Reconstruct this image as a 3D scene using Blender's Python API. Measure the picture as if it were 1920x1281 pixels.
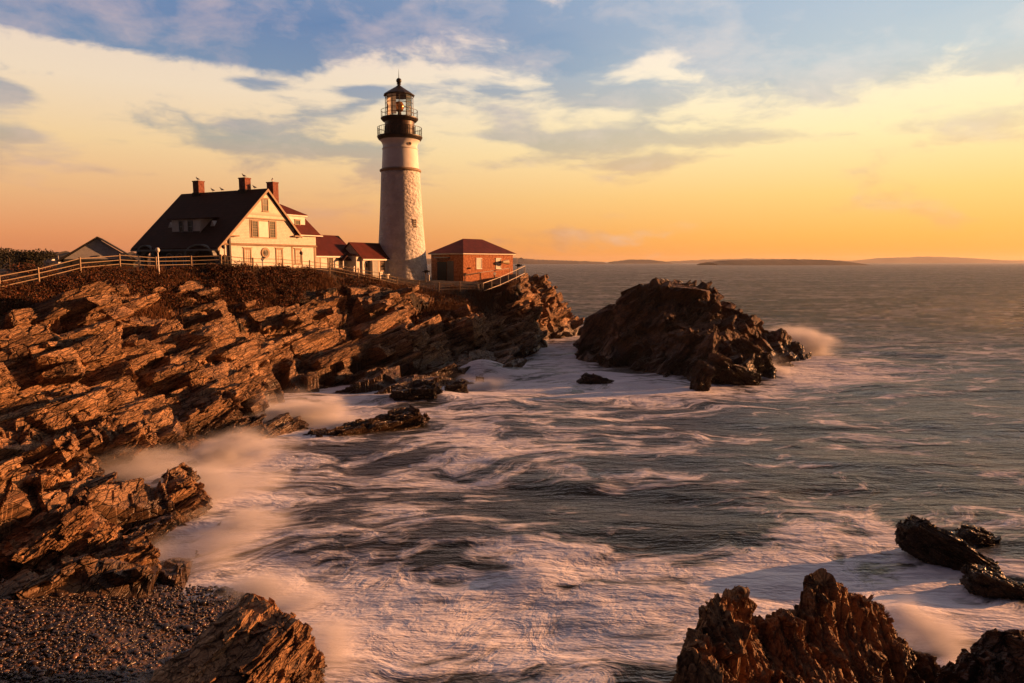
import bpy, bmesh, math, random
import numpy as np
from mathutils import Vector, Matrix

for _o in list(bpy.data.objects):
    bpy.data.objects.remove(_o)
S = bpy.context.scene
COL = S.collection
R = math.radians

# ------------------------------------------------------------------ camera
PITCH = R(6.66)
cam_d = bpy.data.cameras.new("Camera")
cam_d.sensor_width = 36.0
cam_d.lens = 24.0
cam_d.clip_start = 0.1
cam_d.clip_end = 200000
cam = bpy.data.objects.new("Camera", cam_d)
COL.objects.link(cam)
cam.location = (0, 0, 11.0)
cam.rotation_euler = (R(90) - PITCH, 0, 0)
S.camera = cam

# ------------------------------------------------------------------ light
SUN_AZ, SUN_EL = 73.0, 9.0          # clockwise from the view axis (+Y), above the horizon
SUNV = Vector((math.sin(R(SUN_AZ)) * math.cos(R(SUN_EL)), math.cos(R(SUN_AZ)) * math.cos(R(SUN_EL)), math.sin(R(SUN_EL))))
sun_d = bpy.data.lights.new("sun", 'SUN')
sun_d.energy = 5.0
sun_d.color = (1.0, 0.405, 0.145)
sun_d.angle = R(0.6)
sun = bpy.data.objects.new("sun", sun_d)
COL.objects.link(sun)
sun.rotation_euler = (-SUNV).to_track_quat('-Z', 'Y').to_euler()

S.view_settings.view_transform = 'Standard'
S.view_settings.look = 'None'
S.view_settings.exposure = 0.8
S.view_settings.gamma = 1.0
S.cycles.max_bounces = 5
S.cycles.diffuse_bounces = 2
S.cycles.glossy_bounces = 2
S.cycles.transmission_bounces = 4
S.cycles.transparent_max_bounces = 16
S.cycles.volume_bounces = 1
S.cycles.use_denoising = True
S.cycles.sample_clamp_indirect = 6.0


def lin(r, g, b, a=1.0):
    f = lambda c: (c / 255 / 12.92) if c / 255 <= 0.04045 else ((c / 255 + 0.055) / 1.055) ** 2.4
    return (f(r), f(g), f(b), a)


# ------------------------------------------------------------------ node helpers
class NT:
    def __init__(s, tree):
        s.t = tree
        s.n = tree.nodes
        s.l = tree.links

    def new(s, typ, **kw):
        n = s.n.new(typ)
        for k, v in kw.items():
            setattr(n, k, v)
        return n

    def put(s, sock, v):
        if isinstance(v, bpy.types.NodeSocket):
            s.l.new(v, sock)
        elif isinstance(v, (tuple, list)):
            d = len(sock.default_value)
            v = tuple(v)
            sock.default_value = v[:d] if len(v) >= d else v + (1.0,) * (d - len(v))
        else:
            sock.default_value = v

    def math(s, op, a, b=None, c=None, clamp=False):
        n = s.new('ShaderNodeMath', operation=op, use_clamp=clamp)
        s.put(n.inputs[0], a)
        if b is not None:
            s.put(n.inputs[1], b)
        if c is not None:
            s.put(n.inputs[2], c)
        return n.outputs[0]

    def vmath(s, op, a, b=None, scale=None):
        n = s.new('ShaderNodeVectorMath', operation=op)
        s.put(n.inputs[0], a)
        if b is not None:
            s.put(n.inputs[1], b)
        if scale is not None:
            s.put(n.inputs['Scale'], scale)
        return n.outputs['Value'] if op in ('DOT_PRODUCT', 'LENGTH', 'DISTANCE') else n.outputs[0]

    def mix(s, f, a, b, typ='RGBA', blend='MIX'):
        n = s.new('ShaderNodeMix', data_type=typ)
        if typ == 'RGBA':
            n.blend_type = blend
            s.put(n.inputs['Factor'], f)
            s.put(n.inputs[6], a)
            s.put(n.inputs[7], b)
            return n.outputs[2]
        s.put(n.inputs['Factor'], f)
        s.put(n.inputs[2], a)
        s.put(n.inputs[3], b)
        return n.outputs[0]

    def noise(s, vec, scale, detail=4, rough=0.55, dist=0.0, out='Fac'):
        n = s.new('ShaderNodeTexNoise')
        s.put(n.inputs['Vector'], vec)
        s.put(n.inputs['Scale'], scale)
        n.inputs['Detail'].default_value = detail
        n.inputs['Roughness'].default_value = rough
        n.inputs['Distortion'].default_value = dist
        return n.outputs[out]

    def vor(s, vec, scale, feature='F1', out='Distance', rnd=1.0):
        n = s.new('ShaderNodeTexVoronoi', feature=feature)
        s.put(n.inputs['Vector'], vec)
        s.put(n.inputs['Scale'], scale)
        n.inputs['Randomness'].default_value = rnd
        return n.outputs[out]

    def ss(s, v, a, b, lo=0.0, hi=1.0):
        n = s.new('ShaderNodeMapRange', interpolation_type='SMOOTHSTEP')
        s.put(n.inputs[0], v)
        s.put(n.inputs[1], a)
        s.put(n.inputs[2], b)
        s.put(n.inputs[3], lo)
        s.put(n.inputs[4], hi)
        return n.outputs[0]

    def mr(s, v, a, b, lo=0.0, hi=1.0):
        n = s.new('ShaderNodeMapRange')
        s.put(n.inputs[0], v)
        s.put(n.inputs[1], a)
        s.put(n.inputs[2], b)
        s.put(n.inputs[3], lo)
        s.put(n.inputs[4], hi)
        return n.outputs[0]

    def ramp(s, v, stops, interp='LINEAR'):
        n = s.new('ShaderNodeValToRGB')
        cr = n.color_ramp
        cr.interpolation = interp
        while len(cr.elements) < len(stops):
            cr.elements.new(0.5)
        for e, (p, c) in zip(cr.elements, stops):
            e.position = p
            e.color = c
        s.put(n.inputs[0], v)
        return n.outputs[0]

    def mapping(s, vec, rot=(0, 0, 0), scale=(1, 1, 1), loc=(0, 0, 0)):
        n = s.new('ShaderNodeMapping')
        s.put(n.inputs['Vector'], vec)
        n.inputs['Rotation'].default_value = rot
        n.inputs['Scale'].default_value = scale
        n.inputs['Location'].default_value = loc
        return n.outputs[0]

    def sep(s, vec):
        n = s.new('ShaderNodeSeparateXYZ')
        s.put(n.inputs[0], vec)
        return n.outputs

    def comb(s, x, y, z):
        n = s.new('ShaderNodeCombineXYZ')
        s.put(n.inputs[0], x)
        s.put(n.inputs[1], y)
        s.put(n.inputs[2], z)
        return n.outputs[0]

    def bump(s, h, strength=0.5, dist=0.1, normal=None):
        n = s.new('ShaderNodeBump')
        n.inputs['Strength'].default_value = strength
        n.inputs['Distance'].default_value = dist
        s.put(n.inputs['Height'], h)
        if normal is not None:
            s.put(n.inputs['Normal'], normal)
        return n.outputs[0]


# ------------------------------------------------------------------ sky
world = bpy.data.worlds.new("World")
S.world = world
world.use_nodes = True
wt = NT(world.node_tree)
wt.n.clear()
tc = wt.new('ShaderNodeTexCoord')
dirv = wt.vmath('NORMALIZE', tc.outputs['Generated'])
dx, dy, dz = wt.sep(dirv)[0:3]
hl = wt.math('SQRT', wt.math('ADD', wt.math('MULTIPLY', dx, dx), wt.math('ADD', wt.math('MULTIPLY', dy, dy), 1e-5)))
ax = wt.math('DIVIDE', wt.math('ADD', wt.math('MULTIPLY', dx, math.sin(R(SUN_AZ))), wt.math('MULTIPLY', dy, math.cos(R(SUN_AZ)))), hl)
el = wt.math('MAXIMUM', dz, 0.0)
# clear-sky colour: side far from the sun, side near the sun (stops are sin(elevation); overhead ones darkened to deepen shadows)
far = wt.ramp(el, [(0.0, lin(208, 118, 72)), (0.035, lin(222, 144, 92)), (0.09, lin(228, 176, 124)), (0.15, lin(236, 202, 152)),
                   (0.22, lin(234, 212, 184)), (0.33, lin(222, 206, 198)), (0.5, lin(66, 72, 100)), (1.0, lin(34, 38, 60))])
near = wt.ramp(el, [(0.0, lin(255, 160, 54)), (0.035, lin(255, 184, 82)), (0.09, lin(255, 209, 122)), (0.17, lin(255, 236, 180)),
                    (0.25, lin(255, 242, 214)), (0.36, lin(246, 236, 226)), (0.5, lin(96, 102, 130)), (1.0, lin(38, 42, 64))])
sky = wt.mix(wt.ss(ax, -0.25, 0.92), far, near)
# the sky behind the camera, out of view, is darkened to deepen shadows
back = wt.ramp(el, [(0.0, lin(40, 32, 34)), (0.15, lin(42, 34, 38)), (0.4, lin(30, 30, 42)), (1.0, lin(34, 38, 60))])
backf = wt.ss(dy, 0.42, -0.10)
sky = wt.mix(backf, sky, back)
# glow round the sun
sd = wt.vmath('DOT_PRODUCT', dirv, tuple(SUNV))
glow = wt.math('POWER', wt.math('MAXIMUM', sd, 0.0), 26.0)
sky = wt.mix(1.0, sky, wt.mix(glow, (0, 0, 0, 1), (1.6, 0.85, 0.25, 1)), blend='ADD')
# clouds on a flat layer seen in perspective
k = wt.math('DIVIDE', 1.0, wt.math('ADD', el, 0.10))
q = wt.comb(wt.math('MULTIPLY', dx, k), wt.math('MULTIPLY', dy, k), wt.math('MULTIPLY', el, 2.0))
qd = wt.vmath('MULTIPLY', dirv, (1.0, 1.0, 2.1))
wrp = wt.vmath('SCALE', wt.vmath('SUBTRACT', wt.noise(qd, 5.0, 4, 0.6, out='Color'), (0.5, 0.5, 0.5)), scale=0.10)
q1 = wt.vmath('ADD', wt.vmath('ADD', qd, wrp), (3.2, 0.0, 0.0))
big = wt.mr(wt.noise(q1, 3.6, 10, 0.60), 0.25, 0.75)
q2 = wt.mapping(q1, scale=(0.62, 0.62, 1.25), loc=(22.3, 4.0, 2.0))
small = wt.mr(wt.noise(q2, 5.2, 9, 0.58), 0.25, 0.75)
azt = wt.math('DIVIDE', dx, wt.math('MAXIMUM', dy, 0.05))


def blob(x0, e0, sx, se, amp):
    a_ = wt.math('DIVIDE', wt.math('SUBTRACT', azt, x0), sx)
    b_ = wt.math('DIVIDE', wt.math('SUBTRACT', el, e0), se)
    r_ = wt.math('ADD', wt.math('MULTIPLY', a_, a_), wt.math('MULTIPLY', b_, b_))
    return wt.math('MULTIPLY', wt.math('EXPONENT', wt.math('MULTIPLY', r_, -1.0)), amp)


def blobs(lst):
    t_ = 0.0
    for c in lst:
        v_ = blob(*c)
        t_ = v_ if isinstance(t_, float) else wt.math('ADD', t_, v_)
    return t_


cov = wt.ss(el, 0.235, 0.33)
# banks of cloud where the photograph has them: (tan azimuth, sin elevation, widths, amount)
bb = blobs([(-0.48, 0.290, 0.30, 0.045, 0.46), (-0.68, 0.285, 0.16, 0.03, 0.34), (-0.72, 0.355, 0.08, 0.03, -0.40), (-0.40, 0.365, 0.08, 0.02, -0.34), (-0.22, 0.29, 0.16, 0.025, -0.16), (0.06, 0.345, 0.04, 0.035, -0.30),
            (0.22, 0.305, 0.24, 0.050, 0.38), (0.62, 0.29, 0.26, 0.065, 0.46), (-0.05, 0.33, 0.12, 0.03, 0.12), (0.48, 0.37, 0.12, 0.015, -0.34), (-0.42, 0.258, 0.07, 0.012, 0.20), (0.08, 0.262, 0.10, 0.02, 0.16)])
dens = wt.math('ADD', wt.math('ADD', wt.math('MULTIPLY', cov, 0.25), big), bb)
deck = wt.ss(dens, 0.61, 0.84)
edge = wt.ss(dens, 0.50, 0.66)
sb = blobs([(0.21, 0.222, 0.11, 0.017, 0.46), (0.08, 0.237, 0.025, 0.010, 0.25), (0.12, 0.170, 0.14, 0.011, 0.24), (0.36, 0.162, 0.18, 0.012, 0.2), (-0.36, 0.228, 0.08, 0.012, 0.42), (-0.74, 0.195, 0.07, 0.018, 0.46), (-0.58, 0.198, 0.04, 0.01, 0.22), (-0.36, 0.150, 0.16, 0.014, 0.36), (-0.21, 0.228, 0.04, 0.012, 0.42),
            (0.56, 0.140, 0.18, 0.016, 0.22), (-0.17, 0.155, 0.08, 0.02, 0.22), (-0.6, 0.11, 0.12, 0.010, 0.22), (0.02, 0.138, 0.09, 0.010, 0.24), (-0.38, 0.180, 0.03, 0.01, 0.26), (0.18, 0.135, 0.04, 0.008, 0.22), (-0.68, 0.145, 0.05, 0.01, 0.22)])
smc = wt.math('MULTIPLY', wt.ss(wt.math('ADD', small, sb), 0.50, 0.76), wt.ss(el, 0.015, 0.10))
ccol_far = wt.ramp(el, [(0.0, lin(196, 122, 84)), (0.09, lin(206, 158, 122)), (0.16, lin(164, 162, 152)), (0.24, lin(112, 138, 168)), (0.30, lin(92, 126, 168)), (0.38, lin(108, 138, 176)), (0.5, lin(46, 56, 84)), (1.0, lin(28, 32, 54))])
ccol_near = wt.ramp(el, [(0.0, lin(246, 172, 84)), (0.09, lin(238, 190, 124)), (0.17, lin(222, 202, 168)), (0.25, lin(194, 206, 208)), (0.36, lin(172, 194, 214)), (0.5, lin(70, 80, 110)), (1.0, lin(32, 36, 58))])
ccol = wt.mix(wt.ss(ax, 0.0, 0.9), ccol_far, ccol_near)
lit = wt.mix(wt.ss(ax, -0.15, 0.9), lin(246, 206, 188), lin(255, 238, 220))
inner = wt.noise(q1, 7.0, 8, 0.62)
ccol = wt.mix(wt.mr(inner, 0.48, 0.74, 0.0, 0.42), ccol, lit)
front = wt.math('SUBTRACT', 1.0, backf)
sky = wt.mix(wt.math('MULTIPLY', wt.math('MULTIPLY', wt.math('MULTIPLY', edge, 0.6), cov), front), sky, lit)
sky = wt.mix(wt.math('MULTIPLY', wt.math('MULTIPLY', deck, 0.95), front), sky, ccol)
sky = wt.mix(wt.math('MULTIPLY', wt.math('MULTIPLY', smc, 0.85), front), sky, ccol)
# physical sky as the faint base light
nis = wt.new('ShaderNodeTexSky', sky_type='NISHITA', sun_disc=False, sun_elevation=R(SUN_EL), sun_rotation=R(SUN_AZ))
bg1 = wt.new('ShaderNodeBackground')
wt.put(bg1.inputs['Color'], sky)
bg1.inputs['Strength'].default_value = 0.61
bg2 = wt.new('ShaderNodeBackground')
wt.put(bg2.inputs['Color'], nis.outputs[0])
bg2.inputs['Strength'].default_value = 0.002
add = wt.new('ShaderNodeAddShader')
wt.l.new(bg1.outputs[0], add.inputs[0])
wt.l.new(bg2.outputs[0], add.inputs[1])
wo = wt.new('ShaderNodeOutputWorld')
wt.l.new(add.outputs[0], wo.inputs[0])


# ------------------------------------------------------------------ camera geometry used as a measuring tool
def ray(px, py):
    a = (px - 960) / 1280.0
    b = (640.5 - py) / 1280.0
    return a, math.cos(PITCH) + b * math.sin(PITCH), -math.sin(PITCH) + b * math.cos(PITCH)


def P(px, py, Y):
    a, y, z = ray(px, py)
    k = Y / y
    return (a * k, Y, 11 + z * k)


def Wp(px, py, z=0.0):
    a, y, c = ray(px, py)
    k = (z - 11) / c
    return (a * k, y * k, z)


# ------------------------------------------------------------------ numpy noise
U = np.uint32


def _hash(x, y, z, s):
    with np.errstate(over='ignore'):
        h = x * U(374761393) + y * U(668265263) + z * U(2246822519) + U(s * 3266489917 & 0xffffffff)
        h = (h ^ (h >> U(13))) * U(1274126177)
        h = (h ^ (h >> U(16))) * U(2654435761)
        return h ^ (h >> U(15))


def _f(h):
    return (h & U(0xffffff)).astype(np.float32) / np.float32(0xffffff)


def vnoise(p, seed=0):
    i = np.floor(p)
    f = (p - i).astype(np.float32)
    f = f * f * (3 - 2 * f)
    i = i.astype(np.int64).astype(np.uint32)
    out = 0
    for cx in (0, 1):
        wx = f[:, 0] if cx else 1 - f[:, 0]
        for cy in (0, 1):
            wy = f[:, 1] if cy else 1 - f[:, 1]
            for cz in (0, 1):
                wz = f[:, 2] if cz else 1 - f[:, 2]
                out = out + wx * wy * wz * _f(_hash(i[:, 0] + U(cx), i[:, 1] + U(cy), i[:, 2] + U(cz), seed))
    return out * 2 - 1


def fbm(p, octaves=4, seed=0, gain=0.5):
    a, t, o = 1.0, 0.0, 0.0
    for k in range(octaves):
        o = o + a * vnoise(p * (2.03 ** k) + k * 17.3, seed + k)
        t += a
        a *= gain
    return o / t


def facets(p, seed, tilt=0.8):
    """Voronoi blocks, each with its own offset and its own tilted face: broken rock."""
    i = np.floor(p).astype(np.int64).astype(np.uint32)
    f = (p - np.floor(p)).astype(np.float32)
    n = len(p)
    best = np.full(n, 1e9, np.float32)
    bid = np.zeros(n, np.uint32)
    bv = np.zeros((n, 3), np.float32)
    for ox in (-1, 0, 1):
        for oy in (-1, 0, 1):
            for oz in (-1, 0, 1):
                h = _hash(i[:, 0] + U(ox & 0xffffffff), i[:, 1] + U(oy & 0xffffffff), i[:, 2] + U(oz & 0xffffffff), seed)
                vx = ox + 0.1 + 0.8 * _f(h) - f[:, 0]
                vy = oy + 0.1 + 0.8 * _f(h * U(747796405) >> U(3)) - f[:, 1]
                vz = oz + 0.1 + 0.8 * _f(h * U(2891336453) >> U(5)) - f[:, 2]
                d = vx * vx + vy * vy + vz * vz
                m = d < best
                best[m] = d[m]
                bid[m] = h[m]
                bv[m, 0] = vx[m]
                bv[m, 1] = vy[m]
                bv[m, 2] = vz[m]
    z = np.zeros_like(bid)
    off = _f(_hash(bid, z, z, seed + 1)) * 2 - 1
    g = [(_f(_hash(bid, z + U(k), z, seed + 2)) * 2 - 1) for k in (1, 2, 3)]
    return off + tilt * (g[0] * bv[:, 0] + g[1] * bv[:, 1] + g[2] * bv[:, 2])


def frame(dip, strike):
    """Strata frame: along-bed direction rising to the right, depth direction, bed normal."""
    d, s = R(dip), R(strike)
    a = np.array([math.cos(d) * math.cos(s), math.cos(d) * math.sin(s), math.sin(d)])
    c = np.array([-math.sin(s), math.cos(s), 0.0])
    e = np.cross(a, c)
    return np.stack([a, c, e], 1)          # columns: along, across, normal


def rock_detail(p, fr, scales, seed, warp=0.25):
    """Scalar displacement in metres. scales = [(size_along, size_across, size_normal, amplitude, tilt)]."""
    q = p @ fr
    w = np.stack([fbm(p * 0.35 + 3.1, 3, seed + 50), fbm(p * 0.35 + 9.7, 3, seed + 60), fbm(p * 0.35 + 20.2, 3, seed + 70)], 1)
    d = 0
    for k, (sa, sc, se, amp, tl) in enumerate(scales):
        sz = np.array([sa, sc, se])
        d = d + amp * facets((q + w * warp * min(sz) * 2.0) / sz + 31.7 * k, seed + 7 * k, tl)
    return d


# ------------------------------------------------------------------ mesh helpers
def mesh_np(name, verts, faces, mat=None, smooth=False, attrs=None, parent=None):
    me = bpy.data.meshes.new(name)
    verts = np.asarray(verts, np.float32)
    faces = np.asarray(faces, np.int32)
    k = faces.shape[1]
    me.vertices.add(len(verts))
    me.vertices.foreach_set('co', verts.ravel())
    me.loops.add(faces.size)
    me.loops.foreach_set('vertex_index', faces.ravel())
    me.polygons.add(len(faces))
    me.polygons.foreach_set('loop_start', np.arange(0, faces.size, k, dtype=np.int32))
    me.polygons.foreach_set('loop_total', np.full(len(faces), k, np.int32))
    me.update(calc_edges=True)
    me.polygons.foreach_set('use_smooth', np.full(len(faces), bool(smooth)))
    for nm, arr in (attrs or {}).items():
        at = me.attributes.new(nm, 'FLOAT', 'POINT')
        at.data.foreach_set('value', np.asarray(arr, np.float32))
    if mat:
        me.materials.append(mat)
    o = bpy.data.objects.new(name, me)
    COL.objects.link(o)
    if parent:
        o.parent = parent
    return o


def grid_faces(nr, nc, keep=None):
    i = np.arange(nr - 1)[:, None] * nc + np.arange(nc - 1)[None, :]
    f = np.stack([i, i + 1, i + nc + 1, i + nc], -1).reshape(-1, 4)
    if keep is not None:
        f = f[keep[f].any(1)]
    return f


def compact(v, f, attrs):
    used = np.zeros(len(v), bool)
    used[f.ravel()] = True
    idx = np.cumsum(used) - 1
    return v[used], idx[f], {k: a[used] for k, a in attrs.items()}


def tag(o, label=None, cat=None, group=None, kind=None):
    if label:
        o['label'] = label
    if cat:
        o['category'] = cat
    if group:
        o['group'] = group
    if kind:
        o['kind'] = kind
    return o


def empty(name, loc=(0, 0, 0), rz=0.0):
    o = bpy.data.objects.new(name, None)
    COL.objects.link(o)
    o.location = loc
    o.rotation_euler = (0, 0, rz)
    return o


class MB:
    """collects boxes, polygons, tubes; build() links them as ONE mesh object."""

    def __init__(s):
        s.v = []
        s.f = []

    def poly(s, pts):
        b = len(s.v)
        s.v += [tuple(p) for p in pts]
        s.f.append(list(range(b, b + len(pts))))
        return s

    def box(s, x0, x1, y0, y1, z0, z1):
        b = len(s.v)
        s.v += [(x0, y0, z0), (x1, y0, z0), (x1, y1, z0), (x0, y1, z0), (x0, y0, z1), (x1, y0, z1), (x1, y1, z1), (x0, y1, z1)]
        for q in ((0, 3, 2, 1), (4, 5, 6, 7), (0, 1, 5, 4), (1, 2, 6, 5), (2, 3, 7, 6), (3, 0, 4, 7)):
            s.f.append([b + i for i in q])
        return s

    def prism(s, pts, d):
        """extrude a polygon (3-D points) by vector d, closed."""
        n = len(pts)
        b = len(s.v)
        s.v += [tuple(p) for p in pts] + [(p[0] + d[0], p[1] + d[1], p[2] + d[2]) for p in pts]
        s.f.append(list(range(b + n - 1, b - 1, -1)))
        s.f.append(list(range(b + n, b + 2 * n)))
        for i in range(n):
            j = (i + 1) % n
            s.f.append([b + i, b + j, b + n + j, b + n + i])
        return s

    def tube(s, p0, p1, r0, r1=None, n=8, cap=True):
        r1 = r0 if r1 is None else r1
        p0, p1 = Vector(p0), Vector(p1)
        d = (p1 - p0).normalized()
        a = d.orthogonal().normalized()
        c = d.cross(a)
        b = len(s.v)
        for p, r in ((p0, r0), (p1, r1)):
            for i in range(n):
                t = 2 * math.pi * i / n
                s.v.append(tuple(p + a * (r * math.cos(t)) + c * (r * math.sin(t))))
        for i in range(n):
            j = (i + 1) % n
            s.f.append([b + i, b + j, b + n + j, b + n + i])
        if cap:
            s.f.append([b + i for i in range(n)][::-1])
            s.f.append([b + n + i for i in range(n)])
        return s

    def lathe(s, prof, n=48, c=(0, 0), cap=True):
        b = len(s.v)
        for r, z in prof:
            for i in range(n):
                t = 2 * math.pi * i / n
                s.v.append((c[0] + r * math.cos(t), c[1] + r * math.sin(t), z))
        m = len(prof)
        for k in range(m - 1):
            for i in range(n):
                j = (i + 1) % n
                s.f.append([b + k * n + i, b + k * n + j, b + (k + 1) * n + j, b + (k + 1) * n + i])
        if cap:
            s.f.append([b + i for i in range(n)][::-1])
            s.f.append([b + (m - 1) * n + i for i in range(n)])
        return s

    def ball(s, c, r, n=10, sz=1.0):
        prof = [(max(1e-3, r * math.sin(math.pi * k / n)), c[2] - r * sz * math.cos(math.pi * k / n)) for k in range(n + 1)]
        return s.lathe(prof, max(8, n + 2), (c[0], c[1]))

    def build(s, name, mat, parent=None, smooth=False, bevel=0.0):
        me = bpy.data.meshes.new(name)
        me.from_pydata(s.v, [], s.f)
        me.materials.append(mat)
        bm = bmesh.new()
        bm.from_mesh(me)
        bmesh.ops.recalc_face_normals(bm, faces=bm.faces)
        bm.to_mesh(me)
        bm.free()
        if smooth:
            me.polygons.foreach_set('use_smooth', np.full(len(me.polygons), True))
        o = bpy.data.objects.new(name, me)
        COL.objects.link(o)
        if parent:
            o.parent = parent
        if bevel:
            m = o.modifiers.new('bevel', 'BEVEL')
            m.width = bevel
            m.segments = 1
        return o


# ------------------------------------------------------------------ materials
def material(name):
    m = bpy.data.materials.new(name)
    m.use_nodes = True
    t = NT(m.node_tree)
    b = t.n['Principled BSDF']
    return m, t, b


def simple(name, col, rough=0.7, metal=0.0, var=0.15, nscale=2.0, bumpd=0.0, bscale=20.0, spec=0.4):
    m, t, b = material(name)
    g = t.new('ShaderNodeNewGeometry').outputs['Position']
    n = t.noise(g, nscale, 6, 0.65)
    c0 = tuple(max(0, c * (1 - var)) for c in col[:3]) + (1,)
    c1 = tuple(min(1, c * (1 + var)) for c in col[:3]) + (1,)
    t.put(b.inputs['Base Color'], t.mix(t.ss(n, 0.3, 0.7), c0, c1))
    b.inputs['Roughness'].default_value = rough
    b.inputs['Metallic'].default_value = metal
    b.inputs['Specular IOR Level'].default_value = spec
    if bumpd:
        t.put(b.inputs['Normal'], t.bump(t.noise(g, bscale, 4), 0.6, bumpd))
    return m


def rock_mat(name, dark, light, dip=24, strike=12, lam=7.0, tint=0.0, wet_top=1.3, moss=False, crk=0.75):
    m, t, b = material(name)
    pos = t.new('ShaderNodeNewGeometry').outputs['Position']
    fr = frame(dip, strike)
    al = t.vmath('DOT_PRODUCT', pos, tuple(fr[:, 0]))
    ac = t.vmath('DOT_PRODUCT', pos, tuple(fr[:, 1]))
    en = t.vmath('DOT_PRODUCT', pos, tuple(fr[:, 2]))
    wob = t.noise(pos, 0.5, 3)
    en = t.math('ADD', en, t.math('MULTIPLY', wob, 0.5))
    q = t.comb(al, ac, en)
    beds = t.noise(t.mapping(q, scale=(0.5, 0.5, lam)), 1.0, 7, 0.62)
    fine = t.noise(t.mapping(q, scale=(2.2, 2.2, lam * 3.2)), 1.0, 5, 0.6)
    blot = t.noise(pos, 0.55, 6, 0.6)
    grit = t.noise(pos, 14.0, 5, 0.7)
    crack = t.vor(t.mapping(q, scale=(0.9, 0.8, 2.6)), 1.0, 'DISTANCE_TO_EDGE')
    crack2 = t.vor(t.mapping(q, scale=(2.6, 2.2, 6.5)), 1.0, 'DISTANCE_TO_EDGE')
    ck = t.ss(crack, 0.0, 0.05)
    ck2 = t.ss(crack2, 0.0, 0.07)
    v = t.math('ADD', t.math('MULTIPLY', beds, 0.5), t.math('ADD', t.math('MULTIPLY', blot, 0.35), t.math('MULTIPLY', grit, 0.25)))
    col = t.mix(t.ss(v, 0.42, 0.68), dark, light)
    rust = t.ss(t.noise(pos, 0.9, 5, 0.6), 0.52, 0.70)
    col = t.mix(t.math('MULTIPLY', rust, 0.45), col, (0.23, 0.10, 0.045, 1))
    col = t.mix(t.math('MULTIPLY', t.math('SUBTRACT', 1.0, t.math('MULTIPLY', ck, ck2)), crk), col, (0.02, 0.012, 0.008, 1))
    z = t.sep(pos)[2]
    wl = t.math('ADD', z, t.math('MULTIPLY', t.noise(pos, 0.8, 4), -1.6))
    wet = t.ss(wl, wet_top, wet_top - 1.5)
    col = t.mix(t.math('MULTIPLY', wet, 0.72), col, (0.028, 0.018, 0.012, 1))
    if moss:
        vg = t.new('ShaderNodeAttribute', attribute_name='veg').outputs['Fac']
        vgn = t.ss(t.math('ADD', vg, t.math('MULTIPLY', t.math('SUBTRACT', blot, 0.5), 0.9)), 0.35, 0.6)
        soil = t.mix(t.ss(t.noise(pos, 3.0, 5), 0.4, 0.62), (0.028, 0.018, 0.008, 1), (0.07, 0.04, 0.016, 1))
        col = t.mix(vgn, col, soil)
    t.put(b.inputs['Base Color'], col)
    t.put(b.inputs['Roughness'], t.mix(wet, 0.78, 0.28, 'FLOAT'))
    b.inputs['Specular IOR Level'].default_value = 0.45
    cell = t.sep(t.vor(t.mapping(q, scale=(1.5, 1.3, 4.2)), 1.0, 'F1', 'Color'))[0]
    h = t.math('ADD', t.math('MULTIPLY', beds, 0.5), t.math('ADD', t.math('MULTIPLY', fine, 0.16), t.math('MULTIPLY', grit, 0.07)))
    h = t.math('ADD', h, t.math('ADD', t.math('MULTIPLY', ck, 0.40 * crk), t.math('ADD', t.math('MULTIPLY', ck2, 0.16 * crk), t.math('MULTIPLY', cell, 0.28))))
    t.put(b.inputs['Normal'], t.bump(h, 1.0, 0.2))
    return m


M = {}
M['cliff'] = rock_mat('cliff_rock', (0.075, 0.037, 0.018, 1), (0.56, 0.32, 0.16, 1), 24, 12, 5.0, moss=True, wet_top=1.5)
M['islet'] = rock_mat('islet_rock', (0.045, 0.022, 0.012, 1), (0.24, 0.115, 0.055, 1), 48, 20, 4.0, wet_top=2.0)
M['slab'] = rock_mat('slab_rock', (0.10, 0.045, 0.02, 1), (0.60, 0.34, 0.165, 1), 27, 20, 7.0, wet_top=0.6, crk=0.5)
M['spire'] = rock_mat('spire_rock', (0.085, 0.042, 0.02, 1), (0.46, 0.25, 0.115, 1), 74, 25, 9.0, wet_top=1.4, crk=0.4)
M['dark_rock'] = rock_mat('wet_black_rock', (0.04, 0.022, 0.014, 1), (0.17, 0.09, 0.05, 1), -32, 15, 9.0, wet_top=1.6)


# ------------------------------------------------------------------ terrain engine
class TPS:
    def __init__(s, pts, reg=2e-4, sc=30.0):
        p = np.array(pts, np.float64)
        s.sc = sc
        s.c = p[:, :2] / sc
        n = len(p)
        K = s.phi(np.linalg.norm(s.c[:, None] - s.c[None], axis=2)) + np.eye(n) * reg
        Q = np.hstack([np.ones((n, 1)), s.c])
        A = np.zeros((n + 3, n + 3))
        A[:n, :n] = K
        A[:n, n:] = Q
        A[n:, :n] = Q.T
        s.w = np.linalg.solve(A, np.hstack([p[:, 2], np.zeros(3)]))

    @staticmethod
    def phi(r):
        return np.where(r > 1e-9, r * r * np.log(r + 1e-9), 0)

    def __call__(s, x, y):
        q = np.stack([np.ravel(x), np.ravel(y)], 1) / s.sc
        out = np.empty(len(q))
        for i in range(0, len(q), 20000):
            b = q[i:i + 20000]
            r = np.linalg.norm(b[:, None] - s.c[None], axis=2)
            out[i:i + 20000] = s.phi(r) @ s.w[:-3] + s.w[-3] + b @ s.w[-2:]
        return out.reshape(np.shape(x))


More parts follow.
